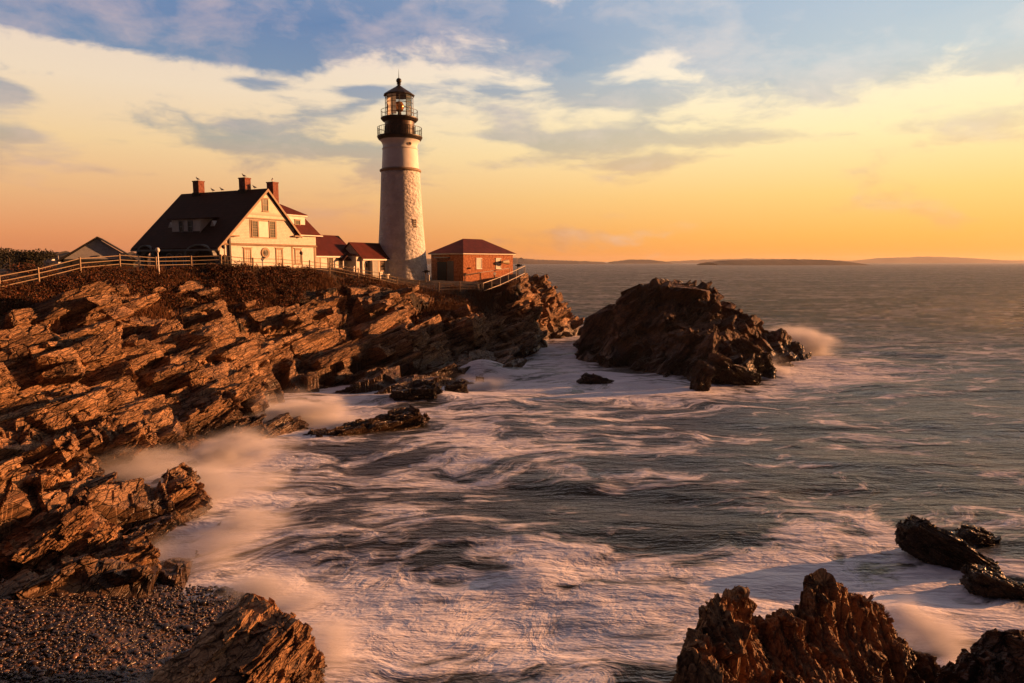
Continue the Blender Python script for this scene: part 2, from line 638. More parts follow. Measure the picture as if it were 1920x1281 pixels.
def radial_patch(h, a0, a1, r0, r1, ncol, nrow, steps=420):
    """height function h(x, y) sampled on fans of rays, evenly spaced along the slope, so that steep faces get as many points as flat ones."""
    ang = np.linspace(R(a0), R(a1), ncol)
    rr = np.geomspace(r0, r1, steps)
    ca = np.linspace(R(a0), R(a1), max(60, ncol // 4))
    A, B = np.meshgrid(ca, rr, indexing='ij')
    H = h(B * np.sin(A), B * np.cos(A))
    V = np.empty((nrow, ncol, 3), np.float32)
    fr_ = (ang - ca[0]) / (ca[1] - ca[0])
    i0 = np.clip(fr_.astype(int), 0, len(ca) - 2)
    w = fr_ - i0
    for j in range(ncol):
        hj = H[i0[j]] * (1 - w[j]) + H[i0[j] + 1] * w[j]
        ds = np.sqrt(np.diff(rr) ** 2 * 0.25 + np.diff(hj) ** 2) / rr[:-1]
        s = np.concatenate([[0], np.cumsum(ds)])
        t = np.linspace(0, s[-1], nrow)
        r = np.interp(t, s, rr)
        V[:, j, 0] = r * math.sin(ang[j])
        V[:, j, 1] = r * math.cos(ang[j])
        V[:, j, 2] = np.interp(r, rr, hj)
    return V


def grid_normals(V):
    du = np.gradient(V, axis=1)
    dv = np.gradient(V, axis=0)
    n = np.cross(du, dv)
    n /= np.linalg.norm(n, axis=2, keepdims=True) + 1e-9
    # smooth a little
    for _ in range(3):
        n = (n + np.roll(n, 1, 0) + np.roll(n, -1, 0) + np.roll(n, 1, 1) + np.roll(n, -1, 1))
        n /= np.linalg.norm(n, axis=2, keepdims=True) + 1e-9
    return n


def sstep(x, a, b):
    t = np.clip((x - a) / (b - a), 0, 1)
    return t * t * (3 - 2 * t)


def saw_relief(p, L, A, seed, az=122.0, sharp=0.16):
    """broken ledges: rise slowly towards azimuth az, then drop in a steep face."""
    D = np.array([math.sin(R(az)), math.cos(R(az))])
    s = p[:, 0] * D[0] + p[:, 1] * D[1] + 0.9 * L * fbm(p / (L * 1.6), 3, seed) + 0.35 * L * facets(p / (L * 0.8), seed + 5, 0.2)
    t = s / L
    t = t - np.floor(t)
    return A * (np.where(t < 1 - sharp, t / (1 - sharp), (1 - t) / sharp) - 0.5)


def cube_sphere(n, round_=0.55):
    t = np.linspace(-1, 1, n)
    A, B = np.meshgrid(t, t, indexing='ij')
    one = np.ones_like(A)
    vs, fs, b = [], [], 0
    for k, (X, Y, Z) in enumerate(((A, B, one), (B, A, -one), (one, A, B), (-one, B, A), (B, one, A), (A, -one, B))):
        vs.append(np.stack([X, Y, Z], -1).reshape(-1, 3))
        fs.append(grid_faces(n, n) + b)
        b += n * n
    v = np.concatenate(vs)
    s = v / np.linalg.norm(v, axis=1, keepdims=True) * 1.22
    return v * (1 - round_) + s * round_, np.concatenate(fs)


def skyline_cap(pts, line, w=0.12, drop=0.0):
    """keep a rock below its measured skyline: line = [(px, py)] seen from the survey point at the camera station."""
    a = np.array([math.atan2((q[0] - 960) / 1280.0, ray(q[0], q[1])[1]) for q in line])
    t = np.array([ray(q[0], q[1])[2] / math.hypot(ray(q[0], q[1])[0], ray(q[0], q[1])[1]) for q in line])
    az_ = np.arctan2(pts[:, 0], pts[:, 1])
    cap = 11 + np.interp(az_, a, t) * np.hypot(pts[:, 0], pts[:, 1]) - drop
    return np.where(pts[:, 2] > cap, cap + (pts[:, 2] - cap) * w, pts[:, 2])


def slab_blocks(pts, nrm, sizes, dip, strike, psis, seed, sink=0.45, jit=7.0, res=0.11, rounding=0.10, dist=None, near_small=True):
    """many broken, bedded blocks bedded into a slope; returns one vertex and one face array."""
    g = np.random.default_rng(seed)
    fr0 = frame(dip, strike)
    vs, fs, b = [], [], 0
    cache = {}
    for i in range(len(pts)):
        h = np.array([np.exp(g.uniform(np.log(lo), np.log(hi))) for lo, hi in sizes])
        if dist is not None and near_small:
            h *= float(np.clip(dist[i] / 52.0, 0.5, 1.0))
        n = int(np.clip(h[0] * 2 / (res * (dist[i] / 60.0 if dist is not None else 1.0)), 6, 26))
        if n not in cache:
            cache[n] = cube_sphere(n, rounding)
        v0, f0 = cache[n]
        ps = R(psis[g.integers(len(psis))] + g.normal(0, 9))
        fr = fr0 @ np.array([[math.cos(ps), -math.sin(ps), 0], [math.sin(ps), math.cos(ps), 0], [0, 0, 1]])
        ax = g.standard_normal(3)
        ax /= np.linalg.norm(ax)
        a = R(g.normal(0, jit))
        K = np.array([[0, -ax[2], ax[1]], [ax[2], 0, -ax[0]], [-ax[1], ax[0], 0]])
        fr = (np.eye(3) + math.sin(a) * K + (1 - math.cos(a)) * K @ K) @ fr
        v = v0 * h
        # wedge, shear and chipped corners
        t = v0
        v[:, 0] += h[0] * (g.uniform(-0.45, 0.45) * t[:, 2] * h[2] / h[0] + g.uniform(-0.3, 0.3) * t[:, 1] * min(1, h[1] / h[0]))
        v[:, 1] *= 1 + g.uniform(-0.35, 0.2) * t[:, 0]
        v[:, 2] *= 1 + g.uniform(-0.45, 0.15) * t[:, 0] + g.uniform(-0.2, 0.2) * t[:, 1]
        for _ in range(4):
            pn = g.standard_normal(3) * np.array([1.0, 1.0, 0.7])
            pn /= np.linalg.norm(pn)
            lim = g.uniform(0.80, 1.15)
            dd = t @ pn - lim
            m_ = dd > 0
            v[m_] -= (dd[m_, None] * pn) * h
        c = pts[i] - nrm[i] * sink * h[2] * g.uniform(0.4, 1.6)
        vs.append(v @ fr.T + c)
        fs.append(f0 + b)
        b += len(v)
    v = np.concatenate(vs)
    f = np.concatenate(fs)
    return v, f


def roughen(v, f, fr, scales, seed):
    """small shared breakage on many blocks at once, pushed along vertex normals."""
    n = np.zeros_like(v)
    fn_ = np.cross(v[f[:, 2]] - v[f[:, 0]], v[f[:, 3]] - v[f[:, 1]])
    for k_ in range(4):
        np.add.at(n, f[:, k_], fn_)
    n /= np.linalg.norm(n, axis=1, keepdims=True) + 1e-9
    return v + n * rock_detail(v, fr, scales, seed)[:, None]


def join(parts):
    vs, fs, at, b = [], [], [], 0
    for v, f, a in parts:
        vs.append(v)
        fs.append(f + b)
        at.append(a)
        b += len(v)
    return np.concatenate(vs), np.concatenate(fs), np.concatenate(at)


# fence line / crest: (px, py, Y)
CREST = [(-60, 552, 47), (0, 545, 50), (73, 531, 53), (151, 511, 57), (225, 502, 61), (293, 503, 64), (359, 500, 67), (420, 498, 68.5), (475, 500, 70), (530, 503, 73),
         (581, 509, 76), (620, 515, 78), (672, 522, 80), (712, 529, 82), (745, 536, 84), (785, 543, 85), (823, 547, 85), (862, 546, 86), (902, 547, 87)]
SHORE = [Wp(a, b) for a, b in ((600, 1281), (575, 1190), (470, 1125), (380, 1080), (330, 1010), (345, 950), (330, 900), (390, 862), (425, 830), (432, 780), (470, 752), (560, 737), (610, 730),
                               (690, 722), (760, 730), (850, 715), (880, 695), (950, 690), (975, 676), (1000, 655), (1040, 640), (1078, 632))]
ctrl = [P(*c) for c in CREST]
ctrl += [P(*c) for c in [
    # plateau behind the fence
    (185, 498, 84), (60, 500, 84), (350, 503, 84), (520, 503, 84), (620, 514, 88), (700, 522, 92), (757, 524, 96), (869, 529, 95), (920, 532, 96), (845, 524, 104), (955, 521, 104), (940, 530, 92), (985, 524, 90), (975, 522, 97),
    # upper slope
    (0, 600, 47.0), (120, 590, 50), (200, 570, 54), (300, 560, 60), (400, 545, 65), (500, 545, 69), (600, 560, 73), (700, 570, 77), (800, 580, 80), (880, 585, 83), (940, 570, 86),
    (0, 650, 44.5), (120, 645, 46.5), (240, 640, 50), (360, 620, 56), (480, 600, 63), (600, 605, 69), (720, 615, 73), (820, 625, 77), (900, 620, 80), (955, 600, 84),
    (0, 730, 38), (120, 730, 41), (240, 720, 45), (380, 710, 49), (480, 690, 55), (590, 680, 62), (700, 680, 66), (790, 680, 70), (860, 665, 74), (930, 640, 79),
    (0, 800, 32), (120, 805, 35), (240, 800, 39), (350, 790, 43), (405, 775, 45), (420, 740, 49), (520, 715, 57), (650, 705, 62), (740, 712, 62), (820, 695, 68),
    (0, 870, 28.5), (90, 860, 31.5), (200, 850, 35), (290, 840, 38),
    (0, 930, 25.5), (100, 930, 26), (180, 890, 30), (0, 1010, 22.5), (110, 1010, 23.5), (200, 960, 27),
    # outcrop at the right tip
    (992, 522, 88.5), (996, 560, 86.5), (990, 600, 84.5), (978, 640, 81.5), (1008, 548, 96), (1045, 546, 100), (1030, 580, 98), (1066, 576, 103), (1070, 606, 102), (1012, 625, 93), (965, 660, 77.5)]]
# pebble beach
ctrl += [Wp(a, b, z) for a, b, z in ((-80, 1120, 1.25), (0, 1110, 1.15), (150, 1110, 0.85), (260, 1100, 0.5), (330, 1090, 0.2), (0, 1281, 0.95), (200, 1281, 0.6), (400, 1281, 0.2), (150, 1190, 0.8), (330, 1180, 0.3), (440, 1160, 0.05), (-100, 1281, 1.1),
                                     (0, 1400, 0.9), (300, 1400, 0.4))]
ctrl += [(x, y, -0.05) for x, y, _ in SHORE]
# sea bed
for a, b, z in ((760, 1281, -1.6), (700, 1150, -1.6), (560, 1040, -1.5), (480, 930, -1.8), (520, 860, -2.0), (560, 790, -1.6), (700, 780, -2.0), (850, 770, -2.2), (980, 735, -2.6), (1050, 690, -3.0),
                (1000, 1000, -3), (900, 850, -3.0), (1110, 640, -3.2), (1120, 610, -3.5), (620, 900, -2.5), (1100, 580, -4)):
    ctrl.append(Wp(a, b, z) if z > -0.5 else Wp(a, b, 0)[:2] + (z,))
ctrl += [(-90, 96, 10.2), (-70, 120, 9.8), (-110, 130, 9.6), (-45, 118, 9.5), (-28, 122, 8.0), (-12, 118, 6.5), (0, 114, 5.5), (8, 112, 0.5), (14, 108, -3.5), (10, 122, -3.5), (-8, 132, -2.0), (-30, 145, -2.0), (-70, 150, 7.5), (-60, 60, 10.0), (-50, 44, 8.6),
         (-40, 30, 4.6), (-30, 20, 3.0), (-100, 70, 10.5), (-140, 150, 8.0), (-20, 12, 1.4), (25, 120, -4)]
FSKY = [(c[0], c[1] + 3) for c in CREST] + [(930, 546), (955, 536), (985, 524), (1000, 525), (1012, 550), (1046, 552), (1066, 580), (1080, 632), (1120, 700)]
_tps = TPS(ctrl)


def land(x, y):
    h = _tps(x, y)
    r = np.hypot(x, y)
    cap = 11 - 12.0 / 1280 * r
    w = sstep(crest_u(x, y), -7.0, -3.0)
    h = np.where(h > cap, h * (1 - w) + cap * w, h)
    xs, ys, hs_ = np.ravel(x), np.ravel(y), np.ravel(h)
    c = skyline_cap(np.stack([xs, ys, hs_], 1), FSKY, 0.1, 0.12)
    a = np.degrees(np.arctan2(xs, ys))
    m = ((crest_u(xs, ys) < -0.3) & (a > -24)) | ((a > -2.6) & (np.hypot(xs, ys) < 94))
    return np.where(m, c, hs_).reshape(np.shape(x))


cr = np.array([P(*c) for c in CREST])
_ca = np.arctan2(cr[:, 0], cr[:, 1])
_cd = np.hypot(cr[:, 0], cr[:, 1])


def crest_u(x, y):
    """metres behind (+) or in front of (-) the fence line."""
    a = np.arctan2(x, y)
    return np.hypot(x, y) - np.interp(a, np.append(_ca, R(-1.2)), np.append(_cd, 89.5))


V = radial_patch(land, -47, 9.0, 13.0, 175, 760, 900)
nr, nc = V.shape[:2]
N = grid_normals(V)
p = V.reshape(-1, 3).astype(np.float64)
u = crest_u(p[:, 0], p[:, 1])
rocky = 1 - sstep(u + 2.0 * fbm(p * 0.18, 3, 5), -4.2, -1.2)
az = np.degrees(np.arctan2(p[:, 0], p[:, 1]))
tip = sstep(az, 0.3, 1.1) * sstep(p[:, 1], 70, 78) * (1 - sstep(p[:, 1], 112, 118))
tip2 = sstep(az, -2.1, -1.0) * sstep(p[:, 1], 70, 78) * (1 - sstep(p[:, 1], 93, 97)) * sstep(-u, 1.0, 3.0)
rocky = np.maximum(rocky, np.maximum(tip, tip2))
beach = sstep(1.7 - p[:, 2], 0, 0.5) * sstep(21.6 + 0.35 * (p[:, 0] + 11) - p[:, 1], 0, 1.2)
rocky = rocky * (1 - beach)
fr = frame(24, 12)
d = rock_detail(p, fr, [(9.0, 6.0, 3.2, 0.80, 1.2), (3.2, 2.4, 1.1, 0.20, 1.0), (1.2, 1.0, 0.5, 0.07, 1.0), (0.5, 0.45, 0.22, 0.03, 1.0)], 11)
d = d - 0.25 + 0.25 * fbm(p * 0.3, 3, 90)
big = sstep(fbm(p * 0.05, 2, 71), -0.6, 0.4)


saw = saw_relief(p, 8.5, 1.9, 301, sharp=0.3)
p = p + N.reshape(-1, 3) * (d * rocky * (0.65 + 0.45 * big))[:, None]
p[:, 2] += saw * rocky * (0.55 + 0.6 * big)
p[:, 2] -= tip * 1.35
p[:, 2] += (1 - rocky) * 0.12 * fbm(p * 0.6, 3, 33)
clump = fbm(p * 0.22 + 40, 3, 44)
veg = np.clip((1 - rocky) * (1 - beach), 0, 1)
veg = np.maximum(veg, 0.85 * sstep(clump, 0.22, 0.42) * (1 - sstep(-u, 9, 15)) * (p[:, 2] > 4.5) * (1 - tip))
_cp = skyline_cap(p, FSKY, 0.15, 0.35)
p[:, 2] = np.where((u < -0.6) & (az > -24) | ((az > -2.6) & (p[:, 1] < 94)), _cp, p[:, 2])
f = grid_faces(nr, nc, p[:, 2] > -0.9)
v2, f2, a2 = compact(p, f, {'veg': veg})
gsel = np.random.default_rng(404)
HOLD = [(*P(272, 968, 28.0)[:2], 2.6), (*P(196, 1074, 22.2)[:2], 2.0), (*P(95, 1022, 23.2)[:2], 1.6), (*P(50, 925, 27.0)[:2], 1.9), (*P(375, 797, 42.0)[:2], 2.4), (*P(150, 822, 34.0)[:2], 2.3)]
dist_ = np.hypot(p[:, 0], p[:, 1])
patch_ = fbm(p * 0.16 + 77, 3, 402)
ok_ = np.where((rocky > 0.6) & (p[:, 2] > np.where(dist_ < 45, 0.75, 0.0)) & (veg < 0.5) & (dist_ < 112) & (np.abs(az) < 42) & (patch_ > -0.16) & ((u < -3.6) | (tip > 0.5) | (tip2 > 0.5)))[0]
for ex_, ey_, er_ in HOLD:
    ok_ = ok_[np.hypot(p[ok_, 0] - ex_, p[ok_, 1] - ey_) > er_]
sel = gsel.choice(ok_, 1250, replace=False)
bl_v, bl_f = slab_blocks(p[sel], N.reshape(-1, 3)[sel], [(0.45, 1.9), (0.35, 1.3), (0.16, 0.62)], 26, 0, (-32, -15, 38, 55), 405, sink=0.45, dist=dist_[sel])
sel = gsel.choice(ok_[(dist_[ok_] > 36) & (u[ok_] < -5.5) & (tip[ok_] < 0.3)], 300, replace=False)
b2_v, b2_f = slab_blocks(p[sel], N.reshape(-1, 3)[sel], [(1.6, 3.6), (1.0, 2.0), (0.45, 0.95)], 24, 0, (-30, 40, 50), 409, sink=0.6, jit=4, res=0.13, dist=dist_[sel])
bl_v, bl_f, _ = join([(bl_v, bl_f, bl_v[:, 0]), (b2_v, b2_f, b2_v[:, 0])])
bl_v = roughen(bl_v, bl_f, frame(26, 10), [(0.9, 0.8, 0.3, 0.055, 1.1), (0.35, 0.3, 0.11, 0.022, 1.0)], 407)
v2, f2, av_ = join([(v2, f2, a2['veg']), (bl_v, bl_f, np.zeros(len(bl_v)))])
a2 = {'veg': av_}
terrain = mesh_np('terrain', v2, f2, M['cliff'], False, a2)
tag(terrain, kind='structure')

# ------------------------------------------------------------------ rock islet
ic = [Wp(a, b, -0.1) for a, b in ((1090, 668), (1108, 682), (1150, 694), (1200, 700), (1250, 712), (1300, 724), (1345, 724), (1420, 718), (1450, 695), (1475, 672), (1520, 655))]
ic += [P(*c) for c in ((1097, 600, 79.5), (1112, 585, 79.5), (1152, 570, 77), (1168, 548, 77), (1197, 532, 77), (1250, 525, 78), (1330, 537, 77), (1345, 560, 76.5), (1400, 578, 76.5), (1440, 602, 76.5), (1476, 628, 77), (1498, 648, 78),
                       (1120, 640, 77), (1160, 640, 72.5), (1210, 650, 69), (1260, 660, 66), (1310, 660, 64), (1350, 665, 65), (1400, 665, 67), (1440, 650, 71), (1475, 640, 75),
                       (1180, 585, 75), (1240, 585, 73.5), (1300, 590, 72.5), (1350, 605, 71.5), (1400, 620, 72.5), (1230, 550, 75.8), (1300, 555, 75), (1240, 620, 70.5), (1300, 625, 68.5), (1350, 635, 68.5))]
ic += [(x, y, z) for x, y, z in ((9.5, 88, 3.0), (13, 90, 5.5), (18, 90, 6.5), (24, 88, 5.0), (30, 86, 3.0), (35, 86, 0.2), (8, 92, -2.5), (14, 98, -2.5), (22, 98, -2.5), (32, 95, -2.5), (40, 88, -2.5), (39, 80, -2.5),
                                 (33, 73, -2.5), (28, 64, -2.5), (22, 57, -2.5), (15, 55, -2.5), (11.5, 61, -2.5), (8.0, 67, -2.5), (6.2, 74, -2.8), (6.0, 82, -2.8), (6.5, 88, -2.8))]
isl = TPS(ic, 8e-5)
V = radial_patch(isl, 3.5, 27.5, 54, 102, 440, 620)
nr, nc = V.shape[:2]
N = grid_normals(V)
p = V.reshape(-1, 3).astype(np.float64)
fr = frame(58, 20)
saw_i = None
d = rock_detail(p, fr, [(8.5, 5.0, 3.6, 0.8, 1.2), (3.4, 2.2, 1.5, 0.28, 1.1), (1.3, 1.0, 0.6, 0.09, 1.1), (0.55, 0.45, 0.25, 0.04, 1.0)], 131)
d = d - 0.45 + 0.4 * fbm(p * 0.3, 3, 290)
lowz = sstep(p[:, 2], -2.4, 0.8)
p = p + N.reshape(-1, 3) * (d * lowz)[:, None]
p[:, 2] += saw_relief(p, 4.6, 0.5, 331, 118, 0.35) * lowz
ISKY = [(1080, 680), (1090, 600), (1100, 588), (1150, 574), (1166, 552), (1195, 537), (1250, 530), (1330, 541), (1347, 566), (1400, 582), (1440, 606), (1478, 634), (1500, 655), (1530, 700)]
p[:, 2] = skyline_cap(p, ISKY, 0.12, 0.35)
f = grid_faces(nr, nc, p[:, 2] > -0.8)
v2, f2, _ = compact(p, f, {})
ok_ = np.where((p[:, 2] > -0.2) & (np.hypot(p[:, 0] - 20, (p[:, 1] - 80)) < 24))[0]
sel = gsel.choice(ok_, 330, replace=False)
bl_v, bl_f = slab_blocks(p[sel], N.reshape(-1, 3)[sel], [(0.5, 1.9), (0.35, 1.2), (0.22, 0.7)], 38, 0, (-35, -15, 40, 55), 415, sink=1.15, jit=14, res=0.15)
bl_v = roughen(bl_v, bl_f, frame(48, 10), [(0.9, 0.8, 0.4, 0.07, 1.1), (0.35, 0.3, 0.15, 0.03, 1.0)], 417)
v2, f2, _ = join([(v2, f2, v2[:, 0]), (bl_v, bl_f, bl_v[:, 0])])
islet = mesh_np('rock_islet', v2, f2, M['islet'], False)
tag(islet, 'high dark craggy rock standing in the sea off the cliff, with gulls on its top', 'rock')


# ------------------------------------------------------------------ single rocks
def chunk(center, half, dip, strike, n=90, round_=0.45, taper=0.0, seed=1, amp=1.0, roll=0.0, res=None):
    """one slabby block aligned with its strata, faceted and broken."""
    fr = frame(dip, strike)
    if roll:
        c, s_ = math.cos(R(roll)), math.sin(R(roll))
        fr = np.stack([fr[:, 0], fr[:, 1] * c + fr[:, 2] * s_, -fr[:, 1] * s_ + fr[:, 2] * c], 1)
    v, f = cube_sphere(n, round_)
    nrm = v / np.linalg.norm(v, axis=1, keepdims=True)
    h = np.array(half)
    q = v * h
    q[:, 1:] *= (1 - taper * (v[:, :1] * 0.5 + 0.5))
    nn = nrm / h
    nn /= np.linalg.norm(nn, axis=1, keepdims=True)
    w = q @ fr.T + np.array(center)
    nw = nn @ fr.T
    m = float(np.mean(h))
    d = rock_detail(w, fr, [(h[0] * 0.9, h[1] * 0.8, h[2] * 0.6, 0.20 * m * amp, 0.8), (h[0] * 0.42, h[1] * 0.4, h[2] * 0.24, 0.11 * m * amp, 1.0),
                            (h[0] * 0.2, h[1] * 0.2, h[2] * 0.1, 0.035 * m * amp, 1.0), (h[0] * 0.09, h[1] * 0.09, h[2] * 0.04, 0.012 * m * amp, 1.0)], seed)
    d = d + 0.12 * m * fbm(w / m * 1.3, 3, seed + 400)
    return w + nw * d[:, None], f


def rock(name, chunks, mat, label, cat='rock', group=None):
    vs, fs, b = [], [], 0
    for v, f in chunks:
        vs.append(v)
        fs.append(f + b)
        b += len(v)
    v = np.concatenate(vs)
    f = np.concatenate(fs)
    f = f[(v[f][:, :, 2] > -0.7).any(1)]
    v, f, _ = compact(v, f, {})
    c = v.mean(0)
    o = mesh_np(name, v - c, f, mat, False)
    o.location = c
    return tag(o, label, cat, group)


def zt(x, y):
    return float(land(np.array([x]), np.array([y]))[0])


# pointed slab by the surf, left middle
c = P(272, 968, 28.0)
rock('rock', [chunk((c[0] + 0.2, c[1], c[2] - 0.1), (2.2, 1.2, 0.85), 26, 34, 150, 0.22, 0.25, 501),
              chunk((c[0] - 1.5, c[1] - 0.5, c[2] - 0.9), (1.1, 1.0, 0.6), 20, 45, 90, 0.45, 0.1, 507),
              chunk((c[0] - 2.6, c[1] + 0.6, c[2] - 0.7), (1.7, 1.1, 0.5), 12, 35, 90, 0.4, 0.1, 511)], M['slab'],
     'long orange slab of layered rock slanting up right into the surf mist')
c = P(196, 1074, 22.2)
rock('rock', [chunk((c[0], c[1], c[2] + 0.1), (1.5, 0.95, 0.55), 14, 42, 140, 0.22, 0.15, 521),
              chunk((c[0] - 1.9, c[1] + 0.3, c[2] - 0.25), (1.0, 0.8, 0.4), 12, 0, 90, 0.4, 0.0, 523)], M['slab'],
     'rock block with a bright wet end at the top edge of the pebble beach')
c = P(95, 1022, 23.2)
rock('rock', [chunk((c[0], c[1] + 0.2, c[2] + 0.2), (1.35, 0.95, 0.6), 28, 45, 120, 0.22, 0.1, 531),
              chunk((c[0] + 1.0, c[1] + 0.4, c[2] - 0.3), (1.0, 0.7, 0.42), 22, 42, 90, 0.4, 0.1, 533),
              chunk((c[0] - 1.3, c[1] - 0.1, c[2] - 0.3), (0.8, 0.8, 0.55), 30, 0, 90, 0.4, 0.1, 537)], M['slab'],
     'stepped pile of split rock blocks at the left edge above the pebbles')
c = P(50, 925, 27.0)
rock('rock', [chunk((c[0], c[1], c[2] - 0.1), (1.9, 1.3, 0.75), 6, 8, 110, 0.55, 0.0, 541),
              chunk((c[0] - 1.4, c[1] + 3.0, c[2] + 0.5), (1.4, 0.8, 0.45), 28, 8, 80, 0.4, 0.1, 543)], M['slab'],
     'low rounded striped rock at the left edge behind the stepped pile')
c = P(375, 797, 42.0)
rock('rock', [chunk((c[0], c[1], c[2] + 0.1), (2.2, 1.5, 1.05), 24, 45, 140, 0.2, 0.1, 551),
              chunk((c[0] - 2.4, c[1] + 0.8, c[2] - 0.1), (2.0, 1.3, 0.7), 26, 40, 90, 0.4, 0.1, 553)], M['cliff'],
     'square ended brick-like rock block jutting over the surf at the foot of the slope')
c = P(150, 822, 34.0)
rock('rock', [chunk((c[0], c[1], c[2] - 0.35), (1.7, 1.0, 0.6), 28, 14, 110, 0.4, 0.15, 561),
              chunk((c[0] + 2.0, c[1] + 0.4, c[2] - 0.5), (1.4, 0.9, 0.6), 30, 16, 90, 0.4, 0.1, 563)], M['cliff'],
     'pale bulging rock slab low on the left slope above the misty inlet')
# foreground rock, bottom left
c = P(438, 1246, 15.6)
rock('rock', [chunk((c[0] + 0.1, c[1] + 0.1, c[2] - 0.28), (1.45, 1.05, 0.82), 20, 58, 190, 0.30, 0.05, 601, amp=0.8),
              chunk((c[0] - 0.9, c[1] - 0.5, c[2] - 0.62), (1.1, 0.9, 0.6), 22, 52, 130, 0.35, 0.0, 603, amp=0.8),
              chunk((c[0] + 0.95, c[1] + 0.4, c[2] - 0.5), (0.8, 0.75, 0.66), 14, 56, 130, 0.35, 0.0, 607, amp=0.8)], M['slab'],
     'big close layered rock at the bottom edge between pebbles and sea')
# spires, bottom right
cg = [P(c[0], c[1], c[2] - 0.8 + (c[0] - 1300) / 485.0 * 2.7) for c in [(1318, 1145, 14.3), (1342, 1112, 14.5), (1385, 1100, 14.55), (1412, 1112, 14.5), (1418, 1150, 14.4), (1432, 1215, 14.2), (1450, 1170, 14.6), (1475, 1142, 14.7), (1514, 1136, 14.8), (1526, 1090, 14.95),
                       (1550, 1080, 15.0), (1585, 1092, 15.0), (1625, 1122, 15.0), (1662, 1148, 15.0), (1682, 1188, 14.9), (1705, 1222, 14.7), (1740, 1226, 14.6), (1762, 1250, 14.5), (1790, 1285, 14.3), (1303, 1190, 14.0), (1292, 1245, 13.8), (1268, 1285, 13.6),
                       (1335, 1180, 14.0), (1335, 1250, 13.4), (1400, 1160, 14.2), (1390, 1230, 13.7), (1400, 1290, 13.1), (1440, 1270, 13.5), (1480, 1190, 14.25), (1480, 1260, 13.5), (1520, 1180, 14.4), (1560, 1130, 14.8), (1560, 1200, 14.15), (1560, 1270, 13.4),
                       (1600, 1150, 14.7), (1620, 1220, 14.1), (1640, 1285, 13.4), (1660, 1200, 14.5), (1700, 1260, 14.1), (1740, 1280, 13.9), (1350, 1300, 12.9), (1500, 1310, 12.8), (1640, 1320, 12.9)]]
cg += [(x_, y_ + dd_, z_ - 0.03) for x_, y_, z_ in cg[:17] for dd_ in (0.25, 0.5)]

for q_ in range(1290, 1860, 60):
    Yr = 14.9 - 0.8 + (q_ - 1300) / 485.0 * 2.7
    for dd_, zz_ in ((1.0, 0.6), (1.9, -1.0)):
        cg.append(((q_ - 960) / 1280 * (Yr + dd_) / 1.07, Yr + dd_, zz_))
cg += [(3.0, 13.2, -0.6), (2.9, 12.2, -0.6), (10.8, 17.0, -1.0), (11.0, 15.2, -1.0), (10.2, 13.8, -0.6), (9.0, 14.0, -0.4), (9.0, 12.8, -0.4), (4.3, 11.8, 0.4), (7.0, 12.2, 0.4), (3.6, 14.6, -0.9), (2.8, 14.2, -0.9)]
crag_h = TPS(cg, 3e-5, 4.0)
Vc = radial_patch(crag_h, 12.0, 38.0, 11.2, 21.0, 620, 680)
CSKY = [(1255, 1300), (1285, 1262), (1303, 1195), (1318, 1150), (1332, 1118), (1350, 1102), (1385, 1096), (1412, 1104), (1420, 1150), (1430, 1206), (1447, 1168), (1468, 1142), (1518, 1134), (1524, 1088), (1545, 1078), (1580, 1086), (1622, 1118), (1662, 1144), (1682, 1184), (1702, 1216), (1742, 1222), (1765, 1248), (1792, 1290), (1830, 1330)]
Vc.reshape(-1, 3)[:, 2] = skyline_cap(Vc.reshape(-1, 3), CSKY, 0.05, 0.06)
nr, nc = Vc.shape[:2]
Nc = grid_normals(Vc)
pc = Vc.reshape(-1, 3).astype(np.float64)
frc = frame(76, 35)
dc = rock_detail(pc, frc, [(1.9, 0.9, 0.45, 0.17, 1.3), (0.8, 0.42, 0.2, 0.085, 1.3), (0.3, 0.18, 0.09, 0.035, 1.1), (0.12, 0.08, 0.045, 0.012, 1.0)], 811)
dc = dc - 0.10 + 0.10 * fbm(pc * 1.2, 3, 815)
pc = pc + Nc.reshape(-1, 3) * dc[:, None]
pc[:, 2] += saw_relief(pc, 0.8, 0.05, 351, 118, 0.3) - 0.06
fc = grid_faces(nr, nc, pc[:, 2] > -0.5)
vc_, fc_, _ = compact(pc, fc, {})
ok_ = np.where((pc[:, 2] > 1.1) & (pc[:, 1] < 14.6 + 2.7 * ((pc[:, 0] / pc[:, 1] * 1370 + 960 - 1300) / 485.0)))[0]
sel = gsel.choice(ok_, 330, replace=False)
bl_v, bl_f = slab_blocks(pc[sel] - np.array([0, 0, 0.52]), Nc.reshape(-1, 3)[sel], [(0.28, 0.62), (0.09, 0.26), (0.06, 0.17)], 78, 48, (-4, 0, 6), 425, sink=0.2, jit=6, res=0.08, dist=np.full(len(sel), 31.0), near_small=False)
bl_v = roughen(bl_v, bl_f, frame(78, 48), [(0.22, 0.14, 0.07, 0.016, 1.1), (0.09, 0.06, 0.03, 0.007, 1.0)], 427)
vc_, fc_, _ = join([(vc_, fc_, vc_[:, 0]), (bl_v, bl_f, bl_v[:, 0])])
o = mesh_np('rock_crag', vc_, fc_, M['spire'], False)
tag(o, 'tall jagged splintered rock crag rising at the bottom right of the sea', 'rock')
_t = P(1392, 1100, 14.2)
_m = np.hypot(vc_[:, 0] - _t[0], vc_[:, 1] - _t[1]) < 0.35
j_ = int(np.where(_m)[0][np.argmax(vc_[_m, 2])])
o = MB().ball((0, 0, 0.07), 0.11, 10, 0.75).build('stone', M['dark_rock'], None, True)
o.location = tuple(float(q_) for q_ in vc_[j_])
tag(o, 'small round dark stone perched on the top of the left spire of the crag', 'stone')
c = P(1880, 1275, 14.5)
